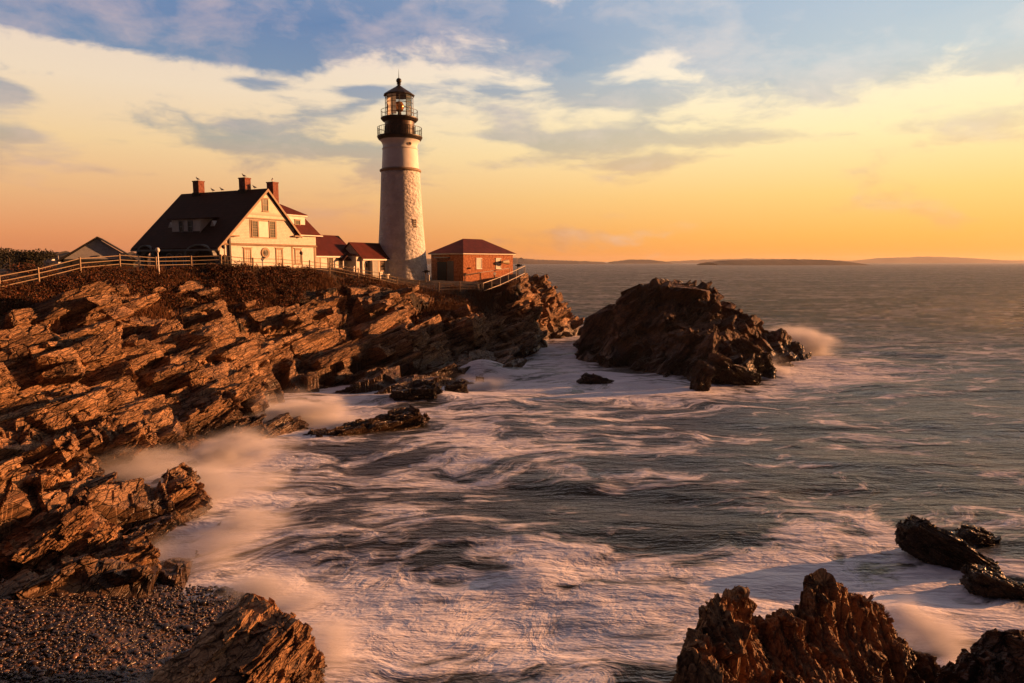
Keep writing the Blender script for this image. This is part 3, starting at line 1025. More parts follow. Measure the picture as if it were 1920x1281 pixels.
rock('rock', [chunk((c[0] + 0.3, c[1], c[2] - 0.1), (1.0, 0.8, 0.8), 60, 20, 140, 0.6, 0.2, 651),
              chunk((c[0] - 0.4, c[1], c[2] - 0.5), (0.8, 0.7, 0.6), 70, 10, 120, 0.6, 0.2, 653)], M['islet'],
     'dark lumpy rock cut off by the bottom right corner')
c = Wp(1772, 1036, 0.3)
rock('rock', [chunk((c[0], c[1], c[2] - 0.05), (1.6, 0.45, 0.5), -24, -28, 130, 0.5, -0.1, 661),
              chunk((c[0] - 0.75, c[1] + 0.3, c[2] + 0.55), (0.5, 0.4, 0.5), 40, 0, 90, 0.5, 0.2, 663)], M['dark_rock'],
     'black wedge of rock sloping down right in the foam above the crag')
c = Wp(1833, 1010, 0.15)
rock('rock', [chunk((c[0], c[1], c[2]), (0.65, 0.45, 0.3), -12, 0, 80, 0.5, 0.2, 671)], M['dark_rock'], 'small black rock awash just right of the black wedge rock')
c = Wp(1868, 1098, 0.15)
rock('rock', [chunk((c[0] - 0.1, c[1], c[2]), (0.85, 0.5, 0.35), -14, -15, 90, 0.5, 0.2, 681)], M['dark_rock'], 'small dark rock with glinting edge below the black wedge rock at the right')
# ledges and half-drowned rocks in the middle
c = Wp(775, 742, 0.3)
rock('rock', [chunk((c[0], c[1] + 0.6, c[2] - 0.05), (1.75, 1.3, 0.5), 5, 8, 110, 0.3, 0.0, 691),
              chunk((c[0] + 1.3, c[1] + 0.8, c[2]), (0.8, 0.9, 0.5), 5, 8, 80, 0.3, 0.0, 693)], M['dark_rock'], 'flat wet dark ledge with water spilling off its right end')
c = Wp(855, 730, 0.35)
rock('rock', [chunk((c[0], c[1] + 0.4, c[2]), (0.85, 0.7, 0.42), 8, 8, 80, 0.35, 0.0, 697)], M['dark_rock'], 'small black block of rock between the wet ledge and the water fall')
c = Wp(672, 812, 0.1)
rock('rock', [chunk((c[0] + 0.5, c[1] + 0.8, c[2] - 0.12), (3.5, 0.9, 0.5), 6, 30, 120, 0.5, 0.1, 701),
              chunk((c[0] + 2.0, c[1] + 2.2, c[2] + 0.1), (1.5, 0.7, 0.45), 4, 10, 90, 0.5, 0.1, 703)], M['cliff'], 'long low reef of rock awash in the foam in the middle of the cove')
c = Wp(1125, 722, -0.12)
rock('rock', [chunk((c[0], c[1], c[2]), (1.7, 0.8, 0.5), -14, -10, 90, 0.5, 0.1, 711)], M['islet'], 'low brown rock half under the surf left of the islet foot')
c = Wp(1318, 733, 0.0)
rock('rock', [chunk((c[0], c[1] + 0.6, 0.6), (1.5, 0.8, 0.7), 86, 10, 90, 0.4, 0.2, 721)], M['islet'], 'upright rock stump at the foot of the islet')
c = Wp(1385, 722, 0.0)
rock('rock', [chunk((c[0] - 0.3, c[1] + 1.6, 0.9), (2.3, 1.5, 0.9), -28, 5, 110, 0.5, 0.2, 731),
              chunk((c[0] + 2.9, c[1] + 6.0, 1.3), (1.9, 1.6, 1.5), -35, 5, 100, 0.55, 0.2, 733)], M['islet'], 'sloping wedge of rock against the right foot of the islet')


# ------------------------------------------------------------------ sea
def water_material():
    m, t, b = material('sea_water')
    pos = t.new('ShaderNodeNewGeometry').outputs['Position']
    foam_a = t.new('ShaderNodeAttribute', attribute_name='foam').outputs['Fac']
    near_a = t.new('ShaderNodeAttribute', attribute_name='near').outputs['Fac']
    x, y, z = t.sep(pos)[0:3]
    flat = t.comb(x, y, 0.0)
    w1 = t.vmath('SCALE', t.vmath('SUBTRACT', t.noise(flat, 0.09, 3, 0.5, out='Color'), (0.5, 0.5, 0.5)), scale=9.0)
    w2 = t.vmath('SCALE', t.vmath('SUBTRACT', t.noise(flat, 0.42, 3, 0.5, out='Color'), (0.5, 0.5, 0.5)), scale=1.05)
    w3 = t.vmath('SCALE', t.vmath('SUBTRACT', t.noise(flat, 1.6, 2, 0.5, out='Color'), (0.5, 0.5, 0.5)), scale=0.05)
    qq = t.vmath('ADD', flat, t.vmath('ADD', w1, t.vmath('ADD', w2, w3)))
    qr = t.mapping(qq, rot=(0, 0, R(-9)))
    nz = lambda sc, lc, dt, lo, hi: t.mr(t.noise(t.mapping(qr, scale=sc, loc=lc), 1.0, dt, 0.6), lo, hi)
    s1 = nz((0.13, 0.58, 1), (0, 0, 0), 6, 0.34, 0.66)
    s2 = nz((0.17, 1.7, 1), (5, 9, 0), 3, 0.32, 0.68)
    s3 = nz((0.05, 0.16, 1), (15, 2, 0), 3, 0.32, 0.68)
    s4 = nz((0.6, 9.0, 1), (1, 3, 0), 4, 0.30, 0.70)
    v = t.math('ADD', t.math('MULTIPLY', s1, 0.42), t.math('ADD', t.math('MULTIPLY', s2, 0.26), t.math('ADD', t.math('MULTIPLY', s3, 0.26), t.math('MULTIPLY', s4, 0.02))))
    v = t.math('ADD', v, t.math('MULTIPLY', foam_a, 0.26))
    fil = t.noise(t.mapping(qr, scale=(0.5, 2.4, 1), loc=(7, 1, 0)), 1.0, 5, 0.62, 0.8)
    fil = t.ss(t.math('ABSOLUTE', t.math('SUBTRACT', t.math('MULTIPLY', fil, 2.0), 1.0)), 0.16, 0.0)
    v = t.math('ADD', v, t.math('MULTIPLY', fil, t.math('MULTIPLY', t.ss(v, 0.35, 0.6), 0.08)))
    foam = t.math('MULTIPLY', t.ss(v, 0.49, 0.82), 0.97)
    vf = t.math('ADD', t.math('MULTIPLY', nz((0.012, 0.09, 1), (3, 3, 0), 6, 0.34, 0.66), 0.5), t.math('MULTIPLY', nz((0.06, 0.5, 1), (8, 3, 0), 5, 0.34, 0.66), 0.5))
    ff = t.math('MULTIPLY', t.ss(vf, 0.42, 0.85), 0.5)
    foam = t.mix(near_a, ff, foam, 'FLOAT')
    deep = t.mix(t.ss(s3, 0.3, 0.7), (0.016, 0.015, 0.010, 1), (0.034, 0.026, 0.018, 1))
    deep = t.mix(near_a, (0.045, 0.036, 0.038, 1), deep)
    col = t.mix(foam, deep, (0.88, 0.86, 0.93, 1))
    # ripples, long crests across the view; bigger far out
    far1 = t.noise(t.mapping(flat, rot=(0, 0, R(4)), scale=(0.035, 0.14, 1)), 1.0, 8, 0.62)
    far2 = t.noise(t.mapping(flat, rot=(0, 0, R(-6)), scale=(0.28, 1.1, 1)), 1.0, 6, 0.6)
    hh = t.math('ADD', t.math('MULTIPLY', far1, 7.5), t.math('MULTIPLY', far2, 1.1))
    hh = t.math('MULTIPLY', hh, t.mr(near_a, 0.0, 1.0, 1.0, 0.18))
    hn = t.math('ADD', t.math('MULTIPLY', s1, 0.10), t.math('MULTIPLY', s2, 0.015))
    nrm = t.bump(t.math('ADD', hh, t.math('MULTIPLY', hn, near_a)), 1.0, 1.0)
    t.n.remove(b)
    df = t.new('ShaderNodeBsdfDiffuse')
    t.put(df.inputs['Color'], col)
    t.put(df.inputs['Normal'], nrm)
    gs = t.new('ShaderNodeBsdfGlossy')
    t.put(gs.inputs['Normal'], nrm)
    t.put(gs.inputs['Roughness'], t.mix(near_a, 0.22, 0.38, 'FLOAT'))
    fr_ = t.new('ShaderNodeFresnel')
    fr_.inputs['IOR'].default_value = 1.33
    t.put(fr_.inputs['Normal'], nrm)
    # a choppy sea never reaches the mirror of a flat one: cap the grazing reflection
    rf = t.math('MULTIPLY', t.math('MINIMUM', fr_.outputs[0], 0.42), t.math('SUBTRACT', 1.0, foam))
    ms = t.new('ShaderNodeMixShader')
    t.put(ms.inputs[0], rf)
    t.l.new(df.outputs[0], ms.inputs[1])
    t.l.new(gs.outputs[0], ms.inputs[2])
    t.l.new(ms.outputs[0], [n for n in t.n if n.bl_idname == 'ShaderNodeOutputMaterial'][0].inputs[0])
    return m


M['water'] = water_material()
FOAM = [  # px, py, radius m, amount
    (470, 790, 6, 0.75), (540, 770, 5, 0.8), (640, 760, 4, 0.5), (420, 860, 4, 0.9), (390, 950, 3.5, 0.9), (360, 1040, 3.0, 0.8), (450, 1110, 2.6, 0.8), (560, 1130, 2.4, 0.7), (640, 1200, 2.5, 0.9),
    (910, 730, 5, 0.9), (830, 760, 4, 0.6), (1010, 720, 5, 0.7), (1050, 690, 6, 0.5), (1040, 655, 5, 0.6), (1200, 722, 5, 0.8), (1270, 735, 4, 0.7), (1130, 745, 5, 0.5), (1420, 735, 5, 0.5), (1490, 690, 7, 0.9), (1560, 690, 8, 0.6),
    (950, 860, 6, 0.5), (850, 800, 6, 0.4), (1130, 850, 5, 0.3), (1000, 1080, 3, 0.6), (1100, 1130, 4, 0.7), (1250, 1150, 4, 0.6), (1000, 1230, 3, 0.3), (1700, 1100, 4, 0.6), (1830, 1180, 4, 0.8), (1600, 1050, 4, 0.4), (1750, 940, 6, 0.45),
    (1650, 830, 6, 0.12), (1330, 800, 8, 0.15), (780, 1000, 4, 0.25), (700, 1080, 3, 0.3), (560, 960, 3, 0.35), (1700, 640, 25, 0.3), (1480, 1090, 3, 0.5),
    (1080, 980, 3.5, -0.3), (980, 890, 2.5, -0.6), (1500, 870, 9, -0.35), (1800, 800, 14, -0.35), (860, 1030, 3, -0.25), (640, 990, 2.5, -0.2), (1450, 740, 4, -0.1), (1150, 900, 4, -0.25), (700, 830, 3, -0.35), (1290, 1230, 2.5, -0.6)]
na, nrr = 420, 560
aa = np.linspace(R(-80), R(80), na)
rr = np.concatenate([np.geomspace(9, 220, 440), np.geomspace(225, 60000, nrr - 440)])
A, B = np.meshgrid(aa, rr)
X, Y = B * np.sin(A), B * np.cos(A)
q = np.stack([X.ravel(), Y.ravel(), np.zeros(X.size)], 1)
z = 0.42 * fbm(q * np.array([0.085, 0.22, 1]), 3, 801) + 0.12 * fbm(q * np.array([0.35, 0.8, 1]) + 5, 3, 811)
z *= np.clip(160 / (B.ravel() + 60), 0.0, 1.0)
foam = np.zeros(len(q))
for a, b, r, am in FOAM:
    w = Wp(a, b)
    foam += am * np.exp(-((q[:, 0] - w[0]) ** 2 + ((q[:, 1] - w[1]) * 0.8) ** 2) / (r * r))
sh = np.array(SHORE)
ds = np.full(len(q), 1e9)
m_ = B.ravel() < 130
for i in range(len(sh) - 1):
    a, b = sh[i, :2], sh[i + 1, :2]
    ab = b - a
    t_ = np.clip(((q[m_, :2] - a) @ ab) / (ab @ ab), 0, 1)
    ds[m_] = np.minimum(ds[m_], np.linalg.norm(q[m_, :2] - a - t_[:, None] * ab, axis=1))
foam += 0.8 * np.exp(-(ds / 1.6) ** 2) + 0.25 * np.exp(-(ds / 6) ** 2)
w = Wp(1280, 690)
di = np.hypot((q[:, 0] - 20) / 15.0, (q[:, 1] - 76) / 17.0)
foam += 0.5 * np.exp(-((di - 1.0) / 0.16) ** 2)
foam = np.clip(foam, -0.6, 1.2)
# the sheet of water pouring off the ledge, and the surge round it
for a, b, zz, rx, ry in ((905, 700, 1.3, 2.6, 2.0), (1230, 722, 0.45, 4.0, 1.2), (540, 760, 0.35, 3, 2), (820, 745, 0.4, 2.0, 1.2), (1000, 1085, 0.22, 1.6, 1.0), (1690, 1150, 0.3, 1.6, 1.2)):
    w = Wp(a, b)
    z = z + zz * np.exp(-((q[:, 0] - w[0]) / rx) ** 2 - ((q[:, 1] - w[1]) / ry) ** 2)
nearm = 1 - sstep(B.ravel(), 60, 170) * 1.0
nearm = np.maximum(nearm, 0.0)
wat = mesh_np('sea_water', np.stack([q[:, 0], q[:, 1], z], 1), grid_faces(nrr, na), M['water'], True, {'foam': foam, 'near': nearm})
tag(wat, kind='structure')


# ------------------------------------------------------------------ pebble beach
def ico(sub=1):
    bm = bmesh.new()
    bmesh.ops.create_icosphere(bm, subdivisions=sub, radius=1.0)
    v = np.array([x.co[:] for x in bm.verts])
    f = np.array([[y.index for y in x.verts] for x in bm.faces])
    bm.free()
    return v, f


rng = np.random.default_rng(5)


def scatter_mesh(base_v, base_f, pos, scl, rot, extra=None):
    n = len(pos)
    v = base_v[None] * scl[:, None, :]
    v = np.einsum('nij,nkj->nki', rot, v) + pos[:, None]
    f = base_f[None] + (np.arange(n) * len(base_v))[:, None, None]
    return v.reshape(-1, 3), f.reshape(-1, base_f.shape[1])


def rotz(a, tilt=None):
    c, s = np.cos(a), np.sin(a)
    m = np.zeros((len(a), 3, 3))
    m[:, 0, 0] = c
    m[:, 0, 1] = -s
    m[:, 1, 0] = s
    m[:, 1, 1] = c
    m[:, 2, 2] = 1
    if tilt is not None:
        ct, st = np.cos(tilt), np.sin(tilt)
        t = np.zeros_like(m)
        t[:, 0, 0] = 1
        t[:, 1, 1] = ct
        t[:, 1, 2] = -st
        t[:, 2, 1] = st
        t[:, 2, 2] = ct
        m = m @ t
    return m


mp, tp, bp = material('wet_pebbles')
isl_r = tp.new('ShaderNodeNewGeometry').outputs['Random Per Island']
tp.put(bp.inputs['Base Color'], tp.ramp(isl_r, [(0, (0.014, 0.010, 0.008, 1)), (0.5, (0.035, 0.023, 0.017, 1)), (0.85, (0.075, 0.045, 0.03, 1)), (1.0, (0.20, 0.10, 0.06, 1))]))
bp.inputs['Roughness'].default_value = 0.27
bp.inputs['Specular IOR Level'].default_value = 0.6
n = 26000
px = rng.uniform(-16.5, -3.5, n)
py = rng.uniform(12.5, 25.5, n)
pz = land(px, py)
u_ = 21.9 + 0.35 * (px + 11) - py
ok = (pz > -0.12) & (pz < 1.5) & (u_ > 0.3 * rng.random(n)) & (np.arctan2(px, py) > R(-43))
px, py, pz = px[ok], py[ok], pz[ok]
n = len(px)
s0 = 0.036 * np.exp(0.38 * rng.standard_normal(n))
scl = np.stack([s0 * rng.uniform(1.0, 1.5, n), s0 * rng.uniform(0.8, 1.1, n), s0 * rng.uniform(0.45, 0.75, n)], 1)
bv, bf = ico(2)
v, f = scatter_mesh(bv, bf, np.stack([px, py, pz + s0 * 0.3 + 0.03 * rng.random(n)], 1), scl, rotz(rng.uniform(0, 6.28, n), rng.normal(0, 0.35, n)))
o = mesh_np('pebbles', v, f, mp, True)
tag(o, 'dark wet rounded pebbles covering the small beach at the lower left', 'pebbles', kind='stuff')


# ------------------------------------------------------------------ building materials
def siding(name, col, step=0.14, shingle=False, rough=0.6):
    m, t, b = material(name)
    tcn = t.new('ShaderNodeTexCoord').outputs['Object']
    x, y, z = t.sep(tcn)[0:3]
    n = t.noise(tcn, 2.5, 6, 0.7)
    c0 = tuple(c * 0.80 for c in col[:3]) + (1,)
    base = t.mix(t.ss(n, 0.35, 0.6), c0, col)
    if shingle:
        bt = t.new('ShaderNodeTexBrick')
        t.put(bt.inputs['Vector'], t.comb(t.math('ADD', x, y), z, 0.0))
        bt.inputs['Scale'].default_value = 1.0
        bt.inputs['Brick Width'].default_value = 0.22
        bt.inputs['Row Height'].default_value = 0.16
        bt.inputs['Mortar Size'].default_value = 0.012
        t.put(bt.inputs['Color1'], base)
        t.put(bt.inputs['Color2'], t.mix(0.35, base, c0))
        bt.inputs['Mortar'].default_value = tuple(c * 0.45 for c in col[:3]) + (1,)
        base = bt.outputs['Color']
        h = t.math('FRACT', t.math('DIVIDE', z, 0.16))
    else:
        h = t.math('FRACT', t.math('DIVIDE', z, step))
        base = t.mix(t.ss(h, 0.12, 0.0), base, tuple(c * 0.55 for c in col[:3]) + (1,))
    t.put(b.inputs['Base Color'], base)
    t.put(b.inputs['Normal'], t.bump(t.math('SUBTRACT', 1.0, h), 0.5, 0.02))
    b.inputs['Roughness'].default_value = rough
    return m


def roofing(name, col, seam=0.45, rough=0.7):
    m, t, b = material(name)
    tcn = t.new('ShaderNodeTexCoord').outputs['Object']
    x, y, z = t.sep(tcn)[0:3]
    n = t.noise(tcn, 1.3, 7, 0.7)
    c0 = tuple(c * 0.65 for c in col[:3]) + (1,)
    base = t.mix(t.ss(n, 0.35, 0.65), c0, col)
    h = t.math('FRACT', t.math('DIVIDE', y, seam))
    sm = t.ss(h, 0.12, 0.0)
    t.put(b.inputs['Base Color'], t.mix(t.math('MULTIPLY', sm, 0.5), base, tuple(c * 0.4 for c in col[:3]) + (1,)))
    t.put(b.inputs['Normal'], t.bump(t.math('ADD', sm, t.math('MULTIPLY', t.noise(tcn, 9.0, 4), 0.3)), 0.5, 0.03))
    b.inputs['Roughness'].default_value = rough
    b.inputs['Specular IOR Level'].default_value = 0.2
    return m


def brick_mat(name, c1, c2, mortar, sc=1.0):
    m, t, b = material(name)
    tcn = t.new('ShaderNodeTexCoord').outputs['Object']
    x, y, z = t.sep(tcn)[0:3]
    bt = t.new('ShaderNodeTexBrick')
    t.put(bt.inputs['Vector'], t.comb(t.math('ADD', x, y), z, 0.0))
    bt.inputs['Scale'].default_value = 1.0
    bt.inputs['Brick Width'].default_value = 0.24 * sc
    bt.inputs['Row Height'].default_value = 0.085 * sc
    bt.inputs['Mortar Size'].default_value = 0.012 * sc
    bt.inputs['Color1'].default_value = c1
    bt.inputs['Color2'].default_value = c2
    bt.inputs['Mortar'].default_value = mortar
    n = t.noise(tcn, 3.2, 7, 0.75)
    col = t.mix(t.ss(n, 0.38, 0.62), bt.outputs['Color'], tuple(c * 0.55 for c in c1[:3]) + (1,))
    t.put(b.inputs['Base Color'], col)
    t.put(b.inputs['Normal'], t.bump(bt.outputs['Fac'], 0.6, -0.02))
    b.inputs['Roughness'].default_value = 0.85
    return m


WHITE = (0.74, 0.70, 0.62, 1)
M['clap'] = siding('white_clapboard', WHITE, 0.13)
M['shingle'] = siding('white_shingles', (0.70, 0.65, 0.55, 1), shingle=True)
M['trim'] = simple('tan_trim_paint', (0.32, 0.22, 0.13), 0.6)
M['white'] = simple('white_paint', (0.76, 0.72, 0.64), 0.55, var=0.08)
M['greyw'] = siding('grey_green_wall', (0.16, 0.18, 0.17, 1), 0.13)
M['greytrim'] = simple('grey_trim', (0.26, 0.28, 0.27), 0.6)
M['gablegrey'] = siding('pale_grey_gable', (0.62, 0.62, 0.64, 1), 0.2)
M['roof_red'] = roofing('red_metal_roof', (0.115, 0.02, 0.013, 1), 0.42)
M['roof_shaded'] = roofing('shaded_red_roof', (0.055, 0.014, 0.010, 1), 0.30, 0.8)  # red roofing with the shade on the house roof put into its colour
M['brick'] = brick_mat('red_brick', (0.50, 0.15, 0.05, 1), (0.60, 0.23, 0.08, 1), (0.42, 0.26, 0.15, 1))
M['brick_dark'] = brick_mat('dark_brick', (0.30, 0.085, 0.05, 1), (0.36, 0.11, 0.06, 1), (0.3, 0.2, 0.15, 1))
M['stucco'] = None
M['black'] = simple('black_iron', (0.030, 0.020, 0.014), 0.45, var=0.3)
M['dark'] = simple('dark_opening', (0.02, 0.018, 0.017), 0.6)
M['tar'] = simple('black_shingles', (0.035, 0.03, 0.028), 0.9)
M['wood'] = simple('weathered_fence_wood', (0.33, 0.24, 0.15), 0.8, nscale=6, bumpd=0.01)
M['lamp_white'] = simple('lamp_white', (0.72, 0.68, 0.62), 0.4)
M['steel'] = simple('galvanised_rail', (0.24, 0.20, 0.17), 0.5, metal=0.2)
m, t, b = material('window_glass')
b.inputs['Base Color'].default_value = (0.06, 0.055, 0.05, 1)
b.inputs['Roughness'].default_value = 0.08
b.inputs['Specular IOR Level'].default_value = 0.8
M['glass'] = m
M['blind'] = simple('window_blind', (0.62, 0.55, 0.46), 0.6)
m, t, b = material('rubble_masonry')
g = t.new('ShaderNodeNewGeometry').outputs['Position']
vv = t.vor(t.mapping(g, scale=(1, 1, 1.5)), 2.1, 'SMOOTH_F1')
nn = t.noise(g, 5.0, 6, 0.7)
t.put(b.inputs['Base Color'], t.mix(t.ss(t.noise(g, 0.9, 6, 0.7), 0.35, 0.65), (0.68, 0.66, 0.63, 1), (0.86, 0.84, 0.80, 1)))
t.put(b.inputs['Normal'], t.bump(t.math('ADD', t.math('MULTIPLY', vv, -1.1), t.math('MULTIPLY', nn, 0.8)), 1.0, 0.22))
b.inputs['Roughness'].default_value = 0.75
M['rubble'] = m
M['smooth_white'] = simple('smooth_white_tower', (0.84, 0.82, 0.78), 0.6, var=0.07, nscale=1.0)

# ------------------------------------------------------------------ lighthouse
lh = empty('lighthouse', (-15.5, 97.0, 0.0))
tag(lh, 'tall tapering white stone lighthouse tower with a black lantern house on top', 'lighthouse')
prof = []
for i in range(61):
    z = 8.2 + (23.38 - 8.2) * i / 60
    t_ = (z - 8.2) / (23.38 - 8.2)
    prof.append((3.68 - 1.02 * t_ - 0.10 * math.sin(math.pi * t_), z))
mb = MB()
mb.lathe(prof, 72)
tw = mb.build('tower', M['rubble'], lh, True)
MB().lathe([(2.78, 23.37), (2.86, 23.45), (2.86, 23.62), (2.62, 23.78)], 64).build('stone_ledge', M['trim'], lh, True)
MB().lathe([(2.55, 23.77), (2.40, 26.3), (2.36, 26.4), (2.47, 26.42), (2.47, 26.50), (2.37, 26.52), (2.36, 27.0), (2.55, 27.4), (2.75, 27.62)], 64, cap=False).build('upper_tower', M['smooth_white'], lh, True)
# main gallery
MB().lathe([(2.6, 27.60), (2.9, 27.7), (3.06, 27.95), (3.10, 28.05), (3.10, 28.16), (0.5, 28.16)], 64).build('gallery_deck', M['black'], lh)


def railing(name, r, z0, h, n, mat, parent, rings=3, rb=0.022):
    mb = MB()
    for i in range(n):
        a = 2 * math.pi * i / n
        mb.tube((r * math.cos(a), r * math.sin(a), z0), (r * math.cos(a), r * math.sin(a), z0 + h), rb * (1.5 if i % 4 == 0 else 0.6), n=5)
    for k in range(rings):
        z = z0 + h * (k + 1) / rings
        for i in range(48):
            a, c = 2 * math.pi * i / 48, 2 * math.pi * (i + 1) / 48
            mb.tube((r * math.cos(a), r * math.sin(a), z), (r * math.cos(c), r * math.sin(c), z), rb * (1.3 if k == rings - 1 else 0.7), n=5, cap=False)
    return mb.build(name, mat, parent)


railing('gallery_railing', 3.02, 28.16, 1.15, 40, M['black'], lh, 2, 0.03)
# watch room drum with ribs
m, t, b = material('rusty_black_iron')
g = t.new('ShaderNodeTexCoord').outputs['Object']
t.put(b.inputs['Base Color'], t.mix(t.ss(t.noise(g, 3.0, 6, 0.7), 0.4, 0.65), (0.035, 0.02, 0.014, 1), (0.11, 0.05, 0.025, 1)))
b.inputs['Roughness'].default_value = 0.45
M['rusty'] = m
mb = MB().lathe([(2.03, 28.1), (2.03, 30.2)], 48)
for i in range(44):
    a = 2 * math.pi * i / 44
    mb.tube((2.05 * math.cos(a), 2.05 * math.sin(a), 28.2), (2.05 * math.cos(a), 2.05 * math.sin(a), 29.45), 0.03, n=4)
mb.lathe([(2.08, 29.45), (2.08, 29.53)], 48)
mb.build('watch_room', M['rusty'], lh)
MB().lathe([(2.05, 30.1), (2.3, 30.2), (2.52, 30.42), (2.56, 30.5), (2.56, 30.62), (0.5, 30.62)], 48).build('lantern_deck', M['black'], lh)
railing('lantern_railing', 2.5, 30.62, 1.0, 24, M['black'], lh, 2, 0.025)
# lantern: 12 sided glazing
NL = 12
RL = 1.88
mb = MB()
for i in range(NL):
    a = 2 * math.pi * (i + 0.3) / NL
    c = 2 * math.pi * (i + 1.3) / NL
    p0 = (RL * math.cos(a), RL * math.sin(a))
    p1 = (RL * math.cos(c), RL * math.sin(c))
    mb.tube((p0[0], p0[1], 30.6), (p0[0], p0[1], 33.7), 0.045, n=6)
    for z in (30.7, 31.3, 31.95, 32.6, 33.25, 33.65):
        mb.tube((p0[0], p0[1], z), (p1[0], p1[1], z), 0.03 if z < 33.2 else 0.04, n=5, cap=False)
    mx = ((p0[0] + p1[0]) / 2, (p0[1] + p1[1]) / 2)
mb.build('lantern_frame', M['black'], lh)
m, t, b = material('lantern_glass')
t.n.remove(b)
gl = t.new('ShaderNodeBsdfGlossy')
gl.inputs['Roughness'].default_value = 0.05
tr = t.new('ShaderNodeBsdfTransparent')
tr.inputs['Color'].default_value = (0.96, 0.96, 0.94, 1)
fres = t.new('ShaderNodeFresnel')
fres.inputs['IOR'].default_value = 1.5
mx = t.new('ShaderNodeMixShader')
t.l.new(t.math('ADD', t.math('MULTIPLY', fres.outputs[0], 0.8), 0.04), mx.inputs[0])
t.l.new(tr.outputs[0], mx.inputs[1])
t.l.new(gl.outputs[0], mx.inputs[2])
t.l.new(mx.outputs[0], [n for n in t.n if n.bl_idname == 'ShaderNodeOutputMaterial'][0].inputs[0])
M['lglass'] = m
for i in range(NL):
    a = 2 * math.pi * (i + 0.3) / NL
    c = 2 * math.pi * (i + 1.3) / NL
    p0 = (RL * math.cos(a), RL * math.sin(a))
    p1 = (RL * math.cos(c), RL * math.sin(c))
    MB().poly([(p0[0], p0[1], 30.65), (p1[0], p1[1], 30.65), (p1[0], p1[1], 33.65), (p0[0], p0[1], 33.65)]).build('lantern_pane', M['lglass'], lh)
# curtain behind the shaded panes, hung inside the lantern
mb = MB()
n_ = 20
pts = []
for i in range(n_ + 1):
    a = R(150) + R(115) * i / n_
    pts.append((1.72 * math.cos(a), 1.72 * math.sin(a)))
for i in range(n_):
    mb.poly([(pts[i][0], pts[i][1], 30.9), (pts[i + 1][0], pts[i + 1][1], 30.9), (pts[i + 1][0], pts[i + 1][1], 33.6), (pts[i][0], pts[i][1], 33.6)])
m, t, b = material('lantern_curtain')
t.n.remove(b)
d0, d1 = t.new('ShaderNodeBsdfDiffuse'), t.new('ShaderNodeBsdfTranslucent')
for q_ in (d0, d1):
    q_.inputs['Color'].default_value = (0.88, 0.84, 0.82, 1)
mx = t.new('ShaderNodeMixShader')
mx.inputs[0].default_value = 0.6
t.l.new(d0.outputs[0], mx.inputs[1])
t.l.new(d1.outputs[0], mx.inputs[2])
t.l.new(mx.outputs[0], [n for n in t.n if n.bl_idname == 'ShaderNodeOutputMaterial'][0].inputs[0])
mb.build('curtain', m, lh)
# lens
m, t, b = material('amber_lens')
b.inputs['Base Color'].default_value = (0.75, 0.36, 0.12, 1)
b.inputs['Roughness'].default_value = 0.12
b.inputs['Metallic'].default_value = 0.5
M['lens'] = m
ls = MB().lathe([(0.28, 31.5), (0.5, 31.7), (0.62, 32.0), (0.66, 32.25), (0.6, 32.5), (0.45, 32.75), (0.2, 32.9)], 24).build('lens', M['lens'], lh, True)
MB().lathe([(0.35, 30.6), (0.3, 31.0), (0.22, 31.5)], 16).build('lens_pedestal', M['black'], ls)
# roof, ball, rod
MB().lathe([(2.12, 33.60), (2.15, 33.68), (2.10, 33.74), (1.55, 34.12), (1.0, 34.46), (0.5, 34.78), (0.28, 34.95)], NL).build('lantern_roof', M['black'], lh)
MB().lathe([(0.26, 34.9), (0.18, 35.1), (0.30, 35.15), (0.30, 35.25), (0.16, 35.3)], 16).ball((0, 0, 35.62), 0.37, 12).build('ventilator_ball', M['black'], lh, True)
MB().tube((0, 0, 35.95), (0, 0, 37.15), 0.05, 0.012, 6).build('lightning_rod', M['black'], lh)


def on_tower(az, z, r):
    """outward frame on the tower at azimuth az (world degrees clockwise from +Y)."""
    return Vector((r * math.sin(R(az)), r * math.cos(R(az)), z)), Vector((math.sin(R(az)), math.cos(R(az)), 0)), Vector((math.cos(R(az)), -math.sin(R(az)), 0))


def tower_box(mb, az, z, r, w, h, d0, d1):
    o_, n_, t_ = on_tower(az, z, r)
    pts = [o_ + t_ * (sx * w / 2) + Vector((0, 0, sz * h / 2)) + n_ * d0 for sx, sz in ((-1, -1), (1, -1), (1, 1), (-1, 1))]
    mb.prism([tuple(p_) for p_ in pts], tuple(n_ * (d1 - d0)))


r_at = lambda z: 3.68 - 1.02 * (z - 8.2) / 15.18 - 0.10 * math.sin(math.pi * (z - 8.2) / 15.18)
z = 16.2
mb = MB()
tower_box(mb, 135, z, r_at(z), 0.62, 1.25, -0.2, 0.03)
wf = mb.build('window', M['trim'], lh)
mb = MB()
tower_box(mb, 135, z, r_at(z), 0.42, 1.05, -0.1, 0.045)
mb.build('pane', M['glass'], wf)
mb = MB()
for dz_ in (-0.26, 0, 0.26):
    tower_box(mb, 135, z + dz_, r_at(z), 0.42, 0.035, 0.04, 0.06)
tower_box(mb, 135, z, r_at(z), 0.035, 1.05, 0.04, 0.062)
mb.build('muntin', M['white'], wf)
o_, n_, t_ = on_tower(138, 27.0, 2.36)
pw = MB().tube(tuple(o_ - n_ * 0.1), tuple(o_ + n_ * 0.06), 0.30, n=16).build('porthole', M['trim'], lh)
MB().tube(tuple(o_ - n_ * 0.05), tuple(o_ + n_ * 0.075), 0.2, n=16).build('pane', M['glass'], pw)

# ------------------------------------------------------------------ keeper's house (local frame: x out of the gable, y to the back right)
PHI = R(27)
GX, GY = P(497, 355, 76)[:2]
hs = empty('keepers_house', (GX, GY, 0), -PHI)
tag(hs, 'large white shingled house with a red roof, three brick chimneys and an arched porch', 'house')
ZG = 9.3


